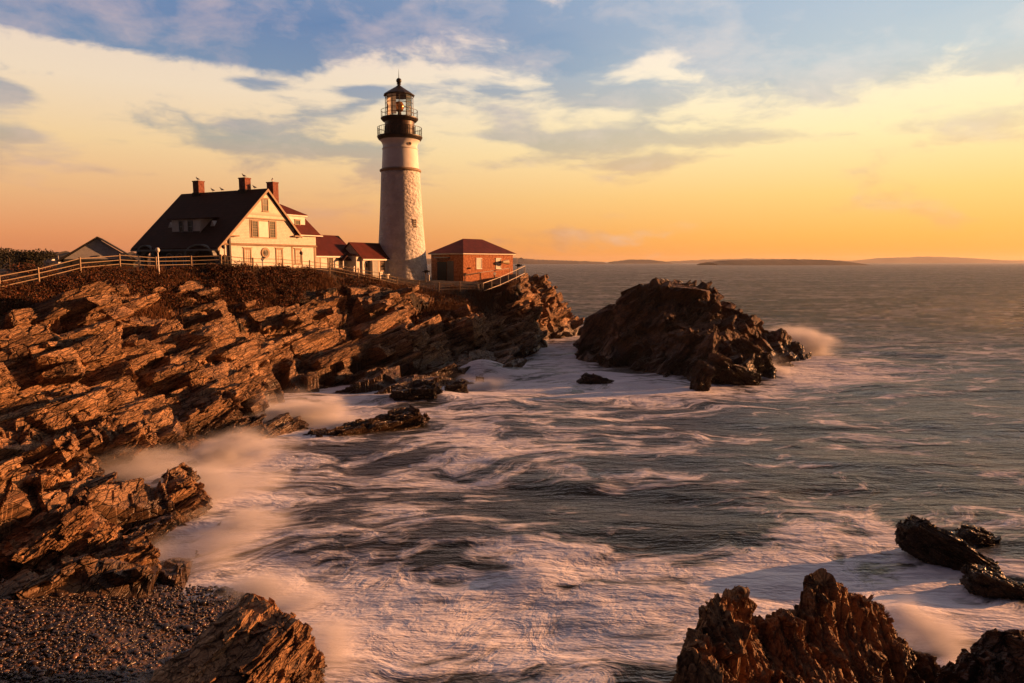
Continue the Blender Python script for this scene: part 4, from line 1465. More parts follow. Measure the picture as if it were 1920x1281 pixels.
def window(parent, plane, c0, c1, z0, z1, y_or_x, mat_frame, panes=(2, 4), pane_mat=None, fw=0.09, sign=1, sill=True):
    """window on a wall: plane 'x' (wall at local x = y_or_x, spans y c0..c1) or 'y' (wall at local y, spans x); sign = outward direction."""
    def bx(mb, a0, a1, b0, b1, d0, d1):
        if plane == 'x':
            mb.box(min(y_or_x + sign * d0, y_or_x + sign * d1), max(y_or_x + sign * d0, y_or_x + sign * d1), a0, a1, b0, b1)
        else:
            mb.box(a0, a1, min(y_or_x + sign * d0, y_or_x + sign * d1), max(y_or_x + sign * d0, y_or_x + sign * d1), b0, b1)
    mb = MB()
    bx(mb, c0 - fw, c0, z0 - fw, z1 + fw, -0.02, 0.07)
    bx(mb, c1, c1 + fw, z0 - fw, z1 + fw, -0.02, 0.07)
    bx(mb, c0, c1, z1, z1 + fw, -0.02, 0.066)
    bx(mb, c0, c1, z0 - fw, z0, -0.02, 0.066)
    if sill:
        bx(mb, c0 - fw * 1.5, c1 + fw * 1.5, z1 + fw, z1 + fw + 0.07, -0.02, 0.12)
        bx(mb, c0 - fw * 1.5, c1 + fw * 1.5, z0 - fw - 0.06, z0 - fw, -0.02, 0.12)
    w_ = mb.build('window', mat_frame, parent)
    mb = MB()
    bx(mb, c0, c1, z0, z1, -0.06, 0.012)
    mb.build('pane', pane_mat or M['glass'], w_)
    mb = MB()
    nx, nz = panes
    for i in range(1, nx):
        a = c0 + (c1 - c0) * i / nx
        bx(mb, a - 0.014, a + 0.014, z0, z1, 0.0, 0.03)
    for i in range(1, nz):
        a = z0 + (z1 - z0) * i / nz
        wd = 0.03 if i == nz // 2 else 0.014
        bx(mb, c0, c1, a - wd, a + wd, 0.0, 0.034)
    if mb.v:
        mb.build('muntin', mat_frame, w_)
    return w_


LX = -13.6                                  # far end of the house
# walls
mb = MB()
mb.prism([(0, -5.2, ZG), (0, 7.45, ZG), (0, 7.45, 12.75), (0, -5.2, 12.75)], (LX + 1.6, 0, 0))
mb.build('ground_floor_wall', M['clap'], hs)
mb = MB()
mb.prism([(0.06, -6.1, 12.82), (0.06, 7.5, 12.82), (0.06, 7.5, 14.1), (0.06, 4.6, 14.1), (0.06, 3.0, 15.82), (0.06, -3.1, 15.82)], (LX + 1.2, 0, 0))
mb.build('upper_wall', M['shingle'], hs)
# flared skirt between floors, in trim paint
mb = MB()
mb.prism([(0.06, -6.3, 12.95), (0.22, -6.3, 12.74), (0.0, -6.3, 12.74)], (0, 13.9, 0))
mb.build('skirt_band', M['trim'], hs)
# upper gable panel, slightly proud
mb = MB()
mb.prism([(0.07, -3.0, 15.72), (0.07, 2.85, 15.72), (0.07, 0, 18.45)], (0.12, 0, 0))
gp = mb.build('gable_panel', siding('vertical_boarding', (0.72, 0.66, 0.52, 1), 4.0), hs)
MB().box(0.05, 0.24, -3.1, 2.95, 15.60, 15.72).build('gable_ledge', M['trim'], hs)

# roof: front slope (towards -y), back slope over the wing
def slab(pts, th, mat, parent, name='roof'):
    """a thick roof plane from a polygon; thickness downwards."""
    return MB().prism(pts, (0, 0, -th)).build(name, mat, parent)


OV = 0.42
rf = slab([(OV, 0, 18.95), (LX, 0, 18.95), (LX + 0.3, -6.95, 12.42), (OV, -6.95, 12.42)], 0.24, M['roof_shaded'], hs)
MB().prism([(OV, 0, 18.951), (LX, 0, 18.951), (LX, 4.85, 14.05), (OV, 4.85, 14.05)], (0, 0, -0.24)).build('back_roof', M['roof_shaded'], hs)
# rake boards on the gable
for s_, ye, ze in ((-1, -6.95, 12.36), (1, 4.85, 13.99)):
    MB().prism([(OV + 0.004, 0, 18.93), (OV + 0.004, ye, ze), (OV + 0.004, ye, ze - 0.30), (OV + 0.004, 0, 18.62)], (0.06, 0, 0)).build('rake_board', M['trim'], hs)
# far gable wall under the roof
MB().prism([(LX + 0.9, -6.0, 12.6), (LX + 0.9, 0, 18.5), (LX + 0.9, 4.6, 14.0), (LX + 0.9, 4.6, 12.6)], (0.2, 0, 0)).build('far_gable', M['gablegrey'], hs)
# eave returns
MB().box(0.05, 0.5, -5.35, -4.2, 13.62, 13.76).build('eave_return', M['trim'], hs)
MB().box(0.05, 0.5, 3.7, 5.0, 13.86, 14.0).build('eave_return', M['trim'], hs)
# downspout
MB().box(0.05, 0.23, -5.30, -5.10, ZG, 13.7).build('downspout', M['dark'], hs)
# windows of the gable wall
window(hs, 'x', -0.62, 0.06, 16.55, 17.75, 0.19, M['trim'], (2, 2))
MB().box(0.07, 0.10, -2.42, 1.35, 13.55, 15.5).build('window_surround', M['trim'], hs)
MB().box(0.10, 0.125, -1.22, 0.14, 13.66, 15.36).build('shutter_panel', M['white'], hs)
window(hs, 'x', -2.12, -1.42, 13.7, 15.32, 0.10, M['trim'], (3, 6), sill=False)
window(hs, 'x', 0.32, 1.05, 13.7, 15.4, 0.10, M['trim'], (3, 6), sill=False)
window(hs, 'x', -3.2, -2.45, 10.9, 12.3, 0.0, M['trim'], (3, 4), M['blind'], 0.16)
window(hs, 'x', 1.3, 2.05, 10.9, 12.35, 0.0, M['trim'], (3, 4), M['blind'], 0.16)
window(hs, 'x', 4.2, 4.95, 10.9, 12.35, 0.0, M['trim'], (3, 4), M['blind'], 0.16)
MB().box(0.0, 0.035, 3.55, 3.8, ZG, 12.74).build('corner_board', M['trim'], hs)
MB().box(0.0, 0.06, 7.2, 7.5, ZG, 12.74).build('corner_board', M['trim'], hs)
pw = MB().tube((-0.02, -0.35, 11.98), (0.10, -0.35, 11.98), 0.58, n=24).build('round_window', M['trim'], hs)
MB().tube((0.0, -0.35, 11.98), (0.12, -0.35, 11.98), 0.36, n=24).build('pane', M['glass'], pw)
# porch: front wall at y=-6.4 with arches, side arch on the gable side
def arch_wall(x0, x1, z0, z1, arches, y, th, steps=14):
    """wall panel in the plane y with round or pointed openings [(cx, half width, spring z, rise)]."""
    mb = MB()
    arches = sorted(arches)
    cur = x0
    for cx, hw, zs, rise in arches:
        mb.box(cur, cx - hw, y, y + th, z0, z1)
        pts = [(cx - hw + 2 * hw * i / steps) for i in range(steps + 1)]
        zz = [zs + rise * math.sqrt(max(0, 1 - ((p_ - cx) / hw) ** 2)) for p_ in pts]
        for i in range(steps):
            mb.prism([(pts[i], y, zz[i]), (pts[i + 1], y, zz[i + 1]), (pts[i + 1], y, z1), (pts[i], y, z1)], (0, th, 0))
        cur = cx + hw
    mb.box(cur, x1, y, y + th, z0, z1)
    return mb


arch_wall(-12.6, -0.1, ZG, 12.55, [(-10.9, 1.0, 11.0, 1.1), (-2.4, 1.7, 11.0, 1.25)], -6.35, 0.3).build('porch_wall', M['greyw'], hs)
for cx, hw, zs, rise in ((-10.9, 1.0, 11.0, 1.1), (-2.4, 1.7, 11.0, 1.25)):
    mb = MB()
    for i in range(16):
        a, c = math.pi * i / 16, math.pi * (i + 1) / 16
        q_ = [(cx + (hw + e) * math.cos(t_), -6.42, zs + (rise + e) * math.sin(t_)) for t_, e in ((a, 0.03), (c, 0.03), (c, 0.34), (a, 0.34))]
        mb.prism(q_, (0, 0.07, 0))
    mb.build('arch_moulding', M['greytrim'], hs)
    # eyebrow of the eave over the arch
    mb = MB()
    for i in range(16):
        a, c = math.pi * i / 16, math.pi * (i + 1) / 16
        q_ = [(cx + (hw + e) * math.cos(t_), -7.0, 11.65 + (0.85 + e * 0.6) * math.sin(t_)) for t_, e in ((a, 0.3), (c, 0.3), (c, 0.5), (a, 0.5))]
        mb.prism(q_, (0, 0.5, 0))
    mb.build('eyebrow_eave', M['greytrim'], hs)
MB().box(LX + 0.3, OV, -7.02, -6.90, 12.12, 12.30).build('gutter', M['greytrim'], hs)
for cx in (-7.8, -6.1, -4.6):
    mb = MB()
    n_ = 12
    for s_ in (-1, 1):
        prev = None
        for i in range(n_ + 1):
            t_ = i / n_
            zz = 10.3 + 1.55 * t_
            w_ = 0.52 * math.sqrt(max(0.0, 1 - max(0, (t_ - 0.35) / 0.65) ** 2.0))
            if prev is not None:
                mb.prism([(cx + s_ * prev[0], -6.40, prev[1]), (cx + s_ * w_, -6.40, zz), (cx + s_ * (w_ + 0.12), -6.40, zz + 0.08), (cx + s_ * (prev[0] + 0.12), -6.40, prev[1] + 0.08)], (0, 0.06, 0))
            prev = (w_, zz)
    w_ = mb.build('pointed_window', M['gablegrey'], hs)
    MB().prism([(cx - 0.5, -6.37, 10.3), (cx + 0.5, -6.37, 10.3), (cx + 0.5, -6.37, 10.95), (cx + 0.3, -6.37, 11.6), (cx, -6.37, 11.85), (cx - 0.3, -6.37, 11.6), (cx - 0.5, -6.37, 10.95)], (0, 0.03, 0)).build('pane', M['glass'], w_)
# porch side arch on the gable side (x = 0), between y -6.4 and -5.3
mb = MB()
cy, hw, zs, rise = -5.78, 0.5, 10.9, 0.85
mb.box(-0.3, 0, -6.35, cy - hw, ZG, 12.72)
for i in range(12):
    y0_, y1_ = cy - hw + 2 * hw * i / 12, cy - hw + 2 * hw * (i + 1) / 12
    z0_, z1_ = [zs + rise * math.sqrt(max(0, 1 - ((q_ - cy) / hw) ** 2)) for q_ in (y0_, y1_)]
    mb.prism([(-0.3, y0_, z0_), (-0.3, y1_, z1_), (-0.3, y1_, 12.72), (-0.3, y0_, 12.72)], (0.3, 0, 0))
mb.build('porch_side_wall', M['clap'], hs)
MB().box(-12.4, -0.35, -5.3, -5.22, ZG, 12.5).build('porch_back_wall', M['greyw'], hs)
MB().box(-12.4, 0.0, -6.3, -5.2, ZG, 9.9).build('porch_floor', M['greytrim'], hs)
# front dormer
DY = -5.0
mb = MB()
mb.prism([(-8.9, DY, 14.05), (-8.9, DY, 15.52), (-8.9, -3.3, 15.62), (-8.9, -5.2, 14.05)], (4.65, 0, 0))
dm = mb.build('dormer', M['white'], hs)
MB().prism([(-9.3, DY - 0.25, 15.52), (-9.3, -3.2, 15.70), (-9.3, -3.2, 15.80), (-9.3, DY - 0.25, 15.62)], (6.0, 0, 0)).build('dormer_roof', M['roof_shaded'], dm)
window(hs, 'y', -7.62, -7.12, 14.22, 15.32, DY, M['greytrim'], (2, 2), sign=-1, sill=False)
window(hs, 'y', -6.22, -5.62, 14.22, 15.32, DY, M['greytrim'], (2, 2), sign=-1, sill=False)
for cx in (-9.9, -3.2):
    ye = -4.35
    MB().prism([(cx - 0.42, ye - 0.1, 14.62), (cx + 0.42, ye - 0.1, 14.62), (cx, ye - 0.1, 15.35)], (0, 1.2, 0)).build('vent_dormer', M['white'], hs)
# chimneys
for cx, cy, zt_, zb in ((-10.55, 0, 20.3, 18.3), (-3.05, 0, 20.25, 18.3), (-1.1, 2.15, 19.9, 15.8)):
    mb = MB().box(cx - 0.48, cx + 0.48, cy - 0.4, cy + 0.4, zb, zt_ - 0.12)
    ch = mb.build('chimney', M['brick_dark'], hs)
    MB().box(cx - 0.53, cx + 0.53, cy - 0.45, cy + 0.45, zt_ - 0.12, zt_).build('chimney_cap', M['brick_dark'], ch)
    MB().box(cx - 0.56, cx + 0.56, cy - 0.48, cy + 0.48, zb, zb + 0.66).build('flashing', M['tar'], ch)
# rear wing: steep skirt, low hip above, dormer
MB().prism([(0.35, 4.2, 14.12), (0.35, 8.2, 14.12), (-1.15, 6.55, 16.55), (-1.15, 2.9, 16.55)], (-0.05, 0, -0.14)).build('wing_roof', M['roof_red'], hs)
MB().prism([(0.35, 8.2, 14.12), (-8.0, 8.2, 14.12), (-7.0, 6.55, 16.55), (-1.15, 6.55, 16.55)], (0, -0.05, -0.16)).build('wing_end_roof', M['roof_red'], hs)
MB().prism([(-0.25, 2.4, 16.50), (-0.25, 6.6, 16.50), (-2.6, 0.75, 18.62), (-2.6, 0.4, 18.62)], (-0.02, 0, -0.12)).build('hip_roof', M['roof_red'], hs)
MB().prism([(-0.25, 6.6, 16.49), (-7.5, 6.6, 16.49), (-6.0, 0.75, 18.6), (-2.6, 0.75, 18.6)], (0, -0.02, -0.12)).build('hip_end_roof', M['roof_red'], hs)
MB().box(-6.5, -0.55, 3.0, 6.35, 14.0, 16.40).build('dormer_wall', M['shingle'], hs)
MB().box(-0.55, -0.2, 2.6, 6.55, 16.26, 16.40).build('cornice', M['white'], hs)
MB().box(-0.5, -0.40, 3.45, 6.3, 14.55, 16.26).build('dormer_front', M['white'], hs)
window(hs, 'x', 4.72, 5.4, 14.85, 15.75, -0.40, M['trim'], (3, 2))
MB().box(0.03, 0.5, 4.6, 8.3, 14.0, 14.12).build('wing_gutter', M['white'], hs)
MB().box(-8.0, 0.0, 7.46, 7.5, ZG, 14.05).build('wing_side_wall', M['shingle'], hs)


# ------------------------------------------------------------------ low annexes between house and tower
def annex(name, O, phi, label, L, eave_z, ridge_z, half, gz, red=True, x_over=0.25):
    r_ = empty(name, (O[0], O[1], 0), -phi)
    tag(r_, label, 'outbuilding')
    MB().box(-2 * half, 0, 0.0, L, gz, eave_z - 0.02).build('wall', M['clap'], r_)
    for yy in (0.0, L - 0.12):
        MB().prism([(0, yy, eave_z - 0.02), (-2 * half, yy, eave_z - 0.02), (-half, yy, ridge_z - 0.12)], (0, 0.12, 0)).build('gable', M['clap'], r_)
    sl = (ridge_z - eave_z) / half
    MB().prism([(x_over, -0.25, eave_z - sl * x_over), (x_over, L + 0.3, eave_z - sl * x_over), (-half, L + 0.3, ridge_z), (-half, -0.25, ridge_z)], (0, 0, -0.12)).build('roof', M['roof_red'], r_)
    MB().prism([(-2 * half - x_over, -0.25, eave_z - sl * x_over), (-2 * half - x_over, L + 0.3, eave_z - sl * x_over), (-half, L + 0.3, ridge_z + 0.002), (-half, -0.25, ridge_z + 0.002)], (0, 0, -0.12)).build('back_roof', M['roof_red'], r_)
    MB().box(x_over + 0.003, x_over + 0.07, -0.25, L + 0.3, eave_z - sl * x_over - 0.2, eave_z - sl * x_over - 0.02).build('fascia', M['white'], r_)
    return r_


O1 = P(592, 500, 84)
a1 = annex('annex', O1, PHI, 'low white outbuilding with red metal roof joined to the right end of the house', 7.3, 11.95, 14.45, 2.9, 8.8)
window(a1, 'x', 0.05, 0.75, 10.15, 11.6, 0.0, M['trim'], (2, 4), M['blind'], sill=False)
window(a1, 'x', 2.2, 3.0, 10.05, 11.6, 0.0, M['trim'], (3, 4), sill=False)
window(a1, 'x', 4.6, 5.05, 10.1, 11.5, 0.0, M['trim'], (2, 4), M['blind'], sill=False)
# small entry porch
MB().prism([(0, 4.0, 11.2), (0, 4.75, 11.85), (0, 5.6, 11.2), (0, 5.6, 11.1), (0, 4.75, 11.7), (0, 4.0, 11.1)], (0.9, 0, 0)).build('porch_roof', M['roof_shaded'], a1)
MB().box(0.7, 0.82, 4.05, 4.17, 9.0, 11.12).build('porch_post', M['white'], a1)
MB().box(0.0, 1.6, 5.65, 7.3, 8.8, 11.75).build('shed_bay', M['clap'], a1)
MB().prism([(1.8, 5.5, 11.75), (0, 5.5, 12.1), (0, 7.45, 12.1), (1.8, 7.45, 11.75)], (0, 0, -0.08)).build('bay_roof', M['roof_shaded'], a1)
O2 = P(680, 500, 89)
a2 = annex('annex', O2, PHI, 'smallest white outbuilding with red roof and open door, built against the lighthouse foot', 7.2, 11.62, 13.55, 2.0, 8.4)
MB().box(0.0, 0.05, 1.15, 3.3, 8.9, 11.35).build('door_frame', M['trim'], a2)
MB().box(0.02, 0.065, 1.85, 3.1, 9.0, 11.25).build('door_opening', M['greytrim'], a2)
MB().prism([(0.05, 1.3, 9.0), (0.75, 1.12, 9.0), (0.75, 1.12, 11.2), (0.05, 1.3, 11.2)], (0.0, 0.06, 0)).build('door', M['white'], a2)
window(a2, 'x', 3.7, 4.5, 9.85, 11.3, 0.0, M['trim'], (3, 4), M['glass'])
MB().box(0.0, 0.05, 0.35, 0.95, 10.25, 10.8).build('plaque', M['rusty'], a2)
MB().box(-1.35, -0.9, -0.05, 0.0, 10.9, 11.4).build('vent', M['dark'], a2)
MB().box(0.3, 0.7, 4.3, 5.5, 9.25, 9.35).box(0.35, 0.65, 5.25, 5.4, 8.5, 9.25).box(0.35, 0.65, 4.4, 4.55, 8.5, 9.25).build('bench', M['white'], a2)

# ------------------------------------------------------------------ brick fog signal house
PB = R(40)
O3 = P(869, 525, 96)
bk = empty('brick_house', (O3[0], O3[1], 0), -PB)
tag(bk, 'square red brick building with hipped red roof at the cliff edge', 'building')
LW, DW = 10.8, 6.5
MB().box(-DW, 0, 0, LW, 7.6, 12.2).build('wall', M['brick'], bk)
c0, c1, c2_, c3 = (0.4, -0.4, 12.2), (0.4, LW + 0.45, 12.2), (-DW - 0.4, LW + 0.45, 12.2), (-DW - 0.4, -0.4, 12.2)
r0_, r1_ = (-DW / 2, DW / 2 + 0.1, 14.35), (-DW / 2, LW - DW / 2 - 0.1, 14.35)
mb = MB()
mb.poly([c0, c1, r1_, r0_]).poly([c1, c2_, r1_]).poly([c2_, c3, r0_, r1_]).poly([c3, c0, r0_]).poly([c3, c2_, c1, c0])
mb.build('roof', M['roof_red'], bk)
MB().box(-DW - 0.3, 0.3, -0.3, LW + 0.3, 12.05, 12.197).build('eave_trim', M['white'], bk)
window(bk, 'x', 2.7, 3.7, 10.1, 11.4, 0.0, M['white'], (1, 9), M['blind'], 0.08)
window(bk, 'x', 6.9, 7.9, 10.1, 11.4, 0.0, M['white'], (1, 9), M['blind'], 0.08)
MB().box(-5.2, -3.3, -0.06, 0.0, 8.2, 11.0).build('door', M['dark'], bk)
MB().box(-3.2, -1.9, -0.05, 0.0, 8.2, 11.1).build('door', simple('grey_door', (0.12, 0.12, 0.12), 0.6), bk)
MB().box(-5.4, -2.6, -0.5, 0.0, 11.55, 11.68).build('door_canopy', M['greytrim'], bk)
# horn on a bracket
hb = MB().tube((0.0, 7.6, 10.95), (0.9, 7.95, 10.95), 0.10, n=8).build('horn_bracket', M['black'], bk)
MB().tube((0.7, 7.55, 10.95), (0.7, 8.75, 10.95), 0.18, 0.38, 18).build('horn', simple('horn_cream', (0.72, 0.58, 0.34), 0.4), hb)
MB().tube((0.02, 0.9, 10.1), (0.25, 1.2, 10.1), 0.1, n=8).build('hose_reel', M['dark'], bk)

# ------------------------------------------------------------------ small gabled building at the left
Og = P(186, 492, 92)
gh = empty('garage', (Og[0], Og[1], 0), R(27))
tag(gh, 'small building with a pale grey gable above a dark wall at the far left', 'outbuilding')
MB().box(-4.0, 4.0, 0, 8, 9.5, 11.45).build('wall', simple('dark_green_wall', (0.04, 0.045, 0.04), 0.7), gh)
MB().prism([(-3.95, -0.06, 11.35), (3.95, -0.06, 11.35), (0, -0.06, 14.1)], (0, 0.3, 0)).build('gable', M['gablegrey'], gh)
for s_ in (-1, 1):
    MB().prism([(0, -0.5, 14.35), (s_ * 4.75, -0.5, 11.15), (s_ * 4.75, -0.5, 10.97), (0, -0.5, 14.15)], (0, 8.8, 0)).build('roof', M['tar'], gh)
MB().tube((0, -0.08, 11.75), (0, -0.22, 11.75), 0.12, 0.16, 8).build('wall_lamp', M['greytrim'], gh)
MB().box(-3.1, -1.6, -0.04, 0.02, 10.3, 11.1).build('window', M['glass'], gh)


# ------------------------------------------------------------------ fences
def ground(x, y):
    return zt(x, y)


FP = [(-45, 549, 48.2), (0, 544, 50), (73, 528, 53), (151, 508, 57), (225, 500, 61), (293, 503, 64), (359, 500, 67), (415, 499, 68.6), (475, 503, 70), (530, 504, 73), (581, 508, 76), (618, 511, 78), (672, 521, 80), (712, 528, 82), (745, 536, 84),
      (785, 542, 85), (823, 547, 85), (862, 545, 86), (903, 546, 87)]
fe = empty('rail_fence', P(*FP[8]))
tag(fe, 'long weathered wooden post and rail fence running along the top of the slope', 'fence')
base = Vector(fe.location)
random.seed(3)
ps = []
for i, (a, b_, Y) in enumerate(FP):
    v = Vector(P(a, b_, Y))
    ps.append(v - base)
    hgt = 1.1 + random.uniform(-0.05, 0.08)
    MB().box(-0.062, 0.062, -0.062, 0.062, -0.5, hgt).build('post', M['wood'], fe, bevel=0.01).location = v - base
for i in range(len(ps) - 1):
    for k, hh in enumerate((0.98, 0.60, 0.24)):
        d_ = (ps[i + 1] - ps[i]).normalized() * 0.05
        j = random.uniform(-0.04, 0.04)
        MB().tube(ps[i] + Vector((0, -0.02, hh + j)) - d_, ps[i + 1] + Vector((0, 0.02, hh - j)) + d_, 0.036, 0.032, 6).build('rail', M['wood'], fe)
# metal guard rail of the brick house terrace
RP = [(906, 549, 88), (922, 543, 89.5), (938, 537, 91), (953, 530, 93), (968, 523, 95), (984, 515, 97)]
gr = empty('guard_rail', P(*RP[0]))
tag(gr, 'pale metal guard railing with thin bars climbing to the cliff tip below the brick house', 'railing')
b0 = Vector(gr.location)
pp = [Vector(P(*c)) - b0 for c in RP]
for v in pp:
    MB().tube(v + Vector((0, 0, -0.6)), v + Vector((0, 0, 1.25)), 0.05, n=6).build('post', M['steel'], gr)
for i in range(len(pp) - 1):
    a, c = pp[i], pp[i + 1]
    for hh in (1.22, 0.2):
        MB().tube(a + Vector((0, 0, hh)), c + Vector((0, 0, hh)), 0.05, n=6).build('rail', M['steel'], gr)
    mb = MB()
    for k in range(1, 12):
        q_ = a.lerp(c, k / 12)
        mb.tube(q_ + Vector((0, 0, 0.2)), q_ + Vector((0, 0, 1.2)), 0.016, n=4)
    mb.build('bars', M['steel'], gr)
# dark handrail in front of the brick wall
HP = [(872, 529, 93), (900, 524, 95), (928, 520, 97.5), (955, 515, 100)]
hr = empty('handrail', P(*HP[0]))
tag(hr, 'low dark handrail in front of the brick wall', 'railing')
b0 = Vector(hr.location)
pp = [Vector(P(*c)) - b0 for c in HP]
for v in pp:
    MB().tube(v + Vector((0, 0, -0.4)), v + Vector((0, 0, 0.95)), 0.04, n=6).build('post', M['black'], hr)
for i in range(len(pp) - 1):
    MB().tube(pp[i] + Vector((0, 0, 0.95)), pp[i + 1] + Vector((0, 0, 0.95)), 0.045, n=6).build('rail', M['black'], hr)


# ------------------------------------------------------------------ lamp posts, viewers and small things
def lamp(px, py, Y, h, label, head, col):
    v = P(px, py, Y)
    r_ = empty('lamp_post', v)
    tag(r_, label, 'lamp post')
    MB().tube((0, 0, -0.6), (0, 0, h), 0.07, 0.055, 8).build('pole', M[col], r_)
    if head == 'globe':
        MB().ball((0, 0, h + 0.2), 0.19, 10, 1.2).build('lamp_head', M['lamp_white'], r_, True)
    else:
        hd = MB().tube((0, 0, h), (0, 0, h + 0.12), 0.1, n=8).build('lamp_head', M['black'], r_)
        MB().ball((-0.08, 0, h + 0.22), 0.19, 10).build('lamp_shade', M['black'], hd, True)
    return r_


lamp(297.5, 503, 63, 1.45, 'pale lamp post with a round white head beside a fence post left of the porch', 'globe', 'lamp_white')
lamp(422, 500, 69.2, 1.75, 'lamp post with a dark head in front of the small porch arch', 'dark', 'wood')
lamp(567, 507, 76.5, 1.7, 'lamp post with a dark head before the right corner of the house', 'dark', 'wood')
for px, py, Y, lb in ((798, 527, 90, 'dark coin viewer on a stand at the foot of the lighthouse'), (971, 514, 98.5, 'dark coin viewer on a stand at the end of the cliff terrace')):
    v = P(px, py, Y)
    r_ = empty('coin_viewer', v)
    tag(r_, lb, 'viewer')
    MB().tube((0, 0, -0.3), (0, 0, 1.05), 0.07, n=8).build('stand', M['rusty'], r_)
    MB().box(-0.14, 0.34, -0.14, 0.14, 1.05, 1.42).tube((0.3, 0, 1.25), (0.6, 0, 1.27), 0.09, n=8).tube((-0.4, 0, 1.22), (-0.1, 0, 1.24), 0.07, n=8).build('scope', M['black'], r_)
v = P(926.5, 521, 92)
o = MB().tube((0, 0, -0.6), (0, 0, 0.7), 0.06, n=8).build('marker_post', M['black'])
o.location = v
tag(o, 'short post with a white disc behind the guard railing', 'post')
MB().tube((0.06, -0.05, 0.55), (0.10, -0.12, 0.55), 0.2, n=14).build('disc', M['lamp_white'], o)
v = P(661.5, 520, 85)
o = MB().box(-0.2, 0.2, -0.2, 0.2, -0.3, 1.25).box(-0.25, 0.25, -0.25, 0.25, 1.25, 1.35).build('gate_pillar', M['white'])
o.location = v
tag(o, 'pale square pillar in front of the shaded bay of the outbuilding', 'pillar')
v = P(642, 517, 84)
o = empty('bench', v, R(-27))
tag(o, 'pale garden bench in front of the low white outbuilding', 'bench')
MB().box(-0.25, 0.25, -0.9, 0.9, 0.40, 0.46).build('seat', M['wood'], o)
MB().box(-0.28, -0.22, -0.9, 0.9, 0.5, 0.95).build('backrest', M['wood'], o)
for sx in (-0.2, 0.2):
    for sy in (-0.8, 0.8):
        MB().box(sx - 0.04, sx + 0.04, sy - 0.04, sy + 0.04, -0.4, 0.40).build('leg', M['wood'], o)
v = P(795, 531, 91)
o = MB().box(-0.16, 0.16, -0.16, 0.16, -0.2, 0.75).box(-0.19, 0.19, -0.19, 0.19, 0.75, 0.82).build('litter_bin', M['white'])
o.location = P(803, 527, 92)
tag(o, 'small white litter bin between the tower foot and the brick building', 'bin')

# ------------------------------------------------------------------ gulls
mg, tg, bg_ = material('gull_plumage')
gz = tg.sep(tg.new('ShaderNodeTexCoord').outputs['Object'])[2]
tg.put(bg_.inputs['Base Color'], tg.mix(tg.ss(gz, 0.20, 0.26), (0.6, 0.56, 0.52, 1), (0.22, 0.2, 0.2, 1)))
bg_.inputs['Roughness'].default_value = 0.7


def gull_mesh(body_tilt):
    me = bpy.data.meshes.new('gull')
    pts = [(-0.30, 0, 0.17), (-0.16, 0, 0.2), (0.0, 0, 0.21), (0.12, 0, 0.24), (0.18, 0, 0.31), (0.215, 0, 0.365), (0.26, 0, 0.365), (0.31, 0, 0.355)]
    rad = [(0.02, 0.012), (0.06, 0.045), (0.095, 0.085), (0.08, 0.08), (0.05, 0.05), (0.052, 0.05), (0.02, 0.02), (0.006, 0.008)]
    n = 10
    vs, fs = [], []
    c, s_ = math.cos(body_tilt), math.sin(body_tilt)
    for (x, y, z), (ry, rz) in zip(pts, rad):
        for i in range(n):
            a = 2 * math.pi * i / n
            X, Y_, Z = x, y + ry * math.cos(a), z + rz * math.sin(a)
            Z0 = Z - 0.2
            vs.append((X * c - Z0 * s_, Y_, X * s_ + Z0 * c + 0.2))
    for k in range(len(pts) - 1):
        for i in range(n):
            j = (i + 1) % n
            fs.append((k * n + i, k * n + j, (k + 1) * n + j, (k + 1) * n + i))
    fs.append(tuple(range(n))[::-1])
    fs.append(tuple((len(pts) - 1) * n + i for i in range(n)))
    for sy in (-0.03, 0.03):
        b_ = len(vs)
        for z_ in (-0.01, 0.15):
            for ax_, ay_ in ((-0.008, -0.008), (0.008, -0.008), (0.008, 0.008), (-0.008, 0.008)):
                vs.append((0.02 + ax_, sy + ay_, z_))
        for i in range(4):
            j = (i + 1) % 4
            fs.append((b_ + i, b_ + j, b_ + 4 + j, b_ + 4 + i))
    me.from_pydata(vs, [], fs)
    me.polygons.foreach_set('use_smooth', np.full(len(me.polygons), True))
    me.materials.append(mg)
    return me


gme = gull_mesh(0.12)


def gull(loc, face, label, group, sc=1.15):
    o_ = bpy.data.objects.new('gull', gme)
    COL.objects.link(o_)
    o_.location = loc
    o_.rotation_euler = (0, 0, face)
    o_.scale = (sc, sc, sc)
    return tag(o_, label, 'gull', group)


def hl_(x, y, z):
    c, s_ = math.cos(-PHI), math.sin(-PHI)
    return (GX + x * c - y * s_, GY + x * s_ + y * c, z)


gr_ = 'gulls resting on the roof'
gull(hl_(-10.6, 0, 20.3), R(160), 'gull standing on the left chimney of the house', gr_)
gull(hl_(-3.1, 0, 20.25), R(165), 'gull standing on the middle chimney of the house', gr_)
gull(hl_(-1.1, 2.15, 19.9), R(100), 'gull standing on the right chimney of the house', gr_)
gull(hl_(-8.2, 0, 18.93), R(165), 'gull on the roof ridge, first bird right of the left chimney', gr_)
gull(hl_(-6.7, 0, 18.93), R(170), 'gull on the roof ridge nearest the middle chimney on its left side', gr_)
gull(hl_(-1.55, 0, 18.93), R(160), 'gull on the roof ridge between the middle chimney and the gable peak', gr_)
# gulls on the islet: drop them on the built surface
bpy.context.view_layer.update()
dg = bpy.context.evaluated_depsgraph_get()


def on_mesh(ob, x, y):
    M_ = ob.matrix_world.inverted()
    ok, loc, _, _ = ob.ray_cast(M_ @ Vector((x, y, 60)), Vector((0, 0, -1)))
    return (ob.matrix_world @ loc) if ok else None


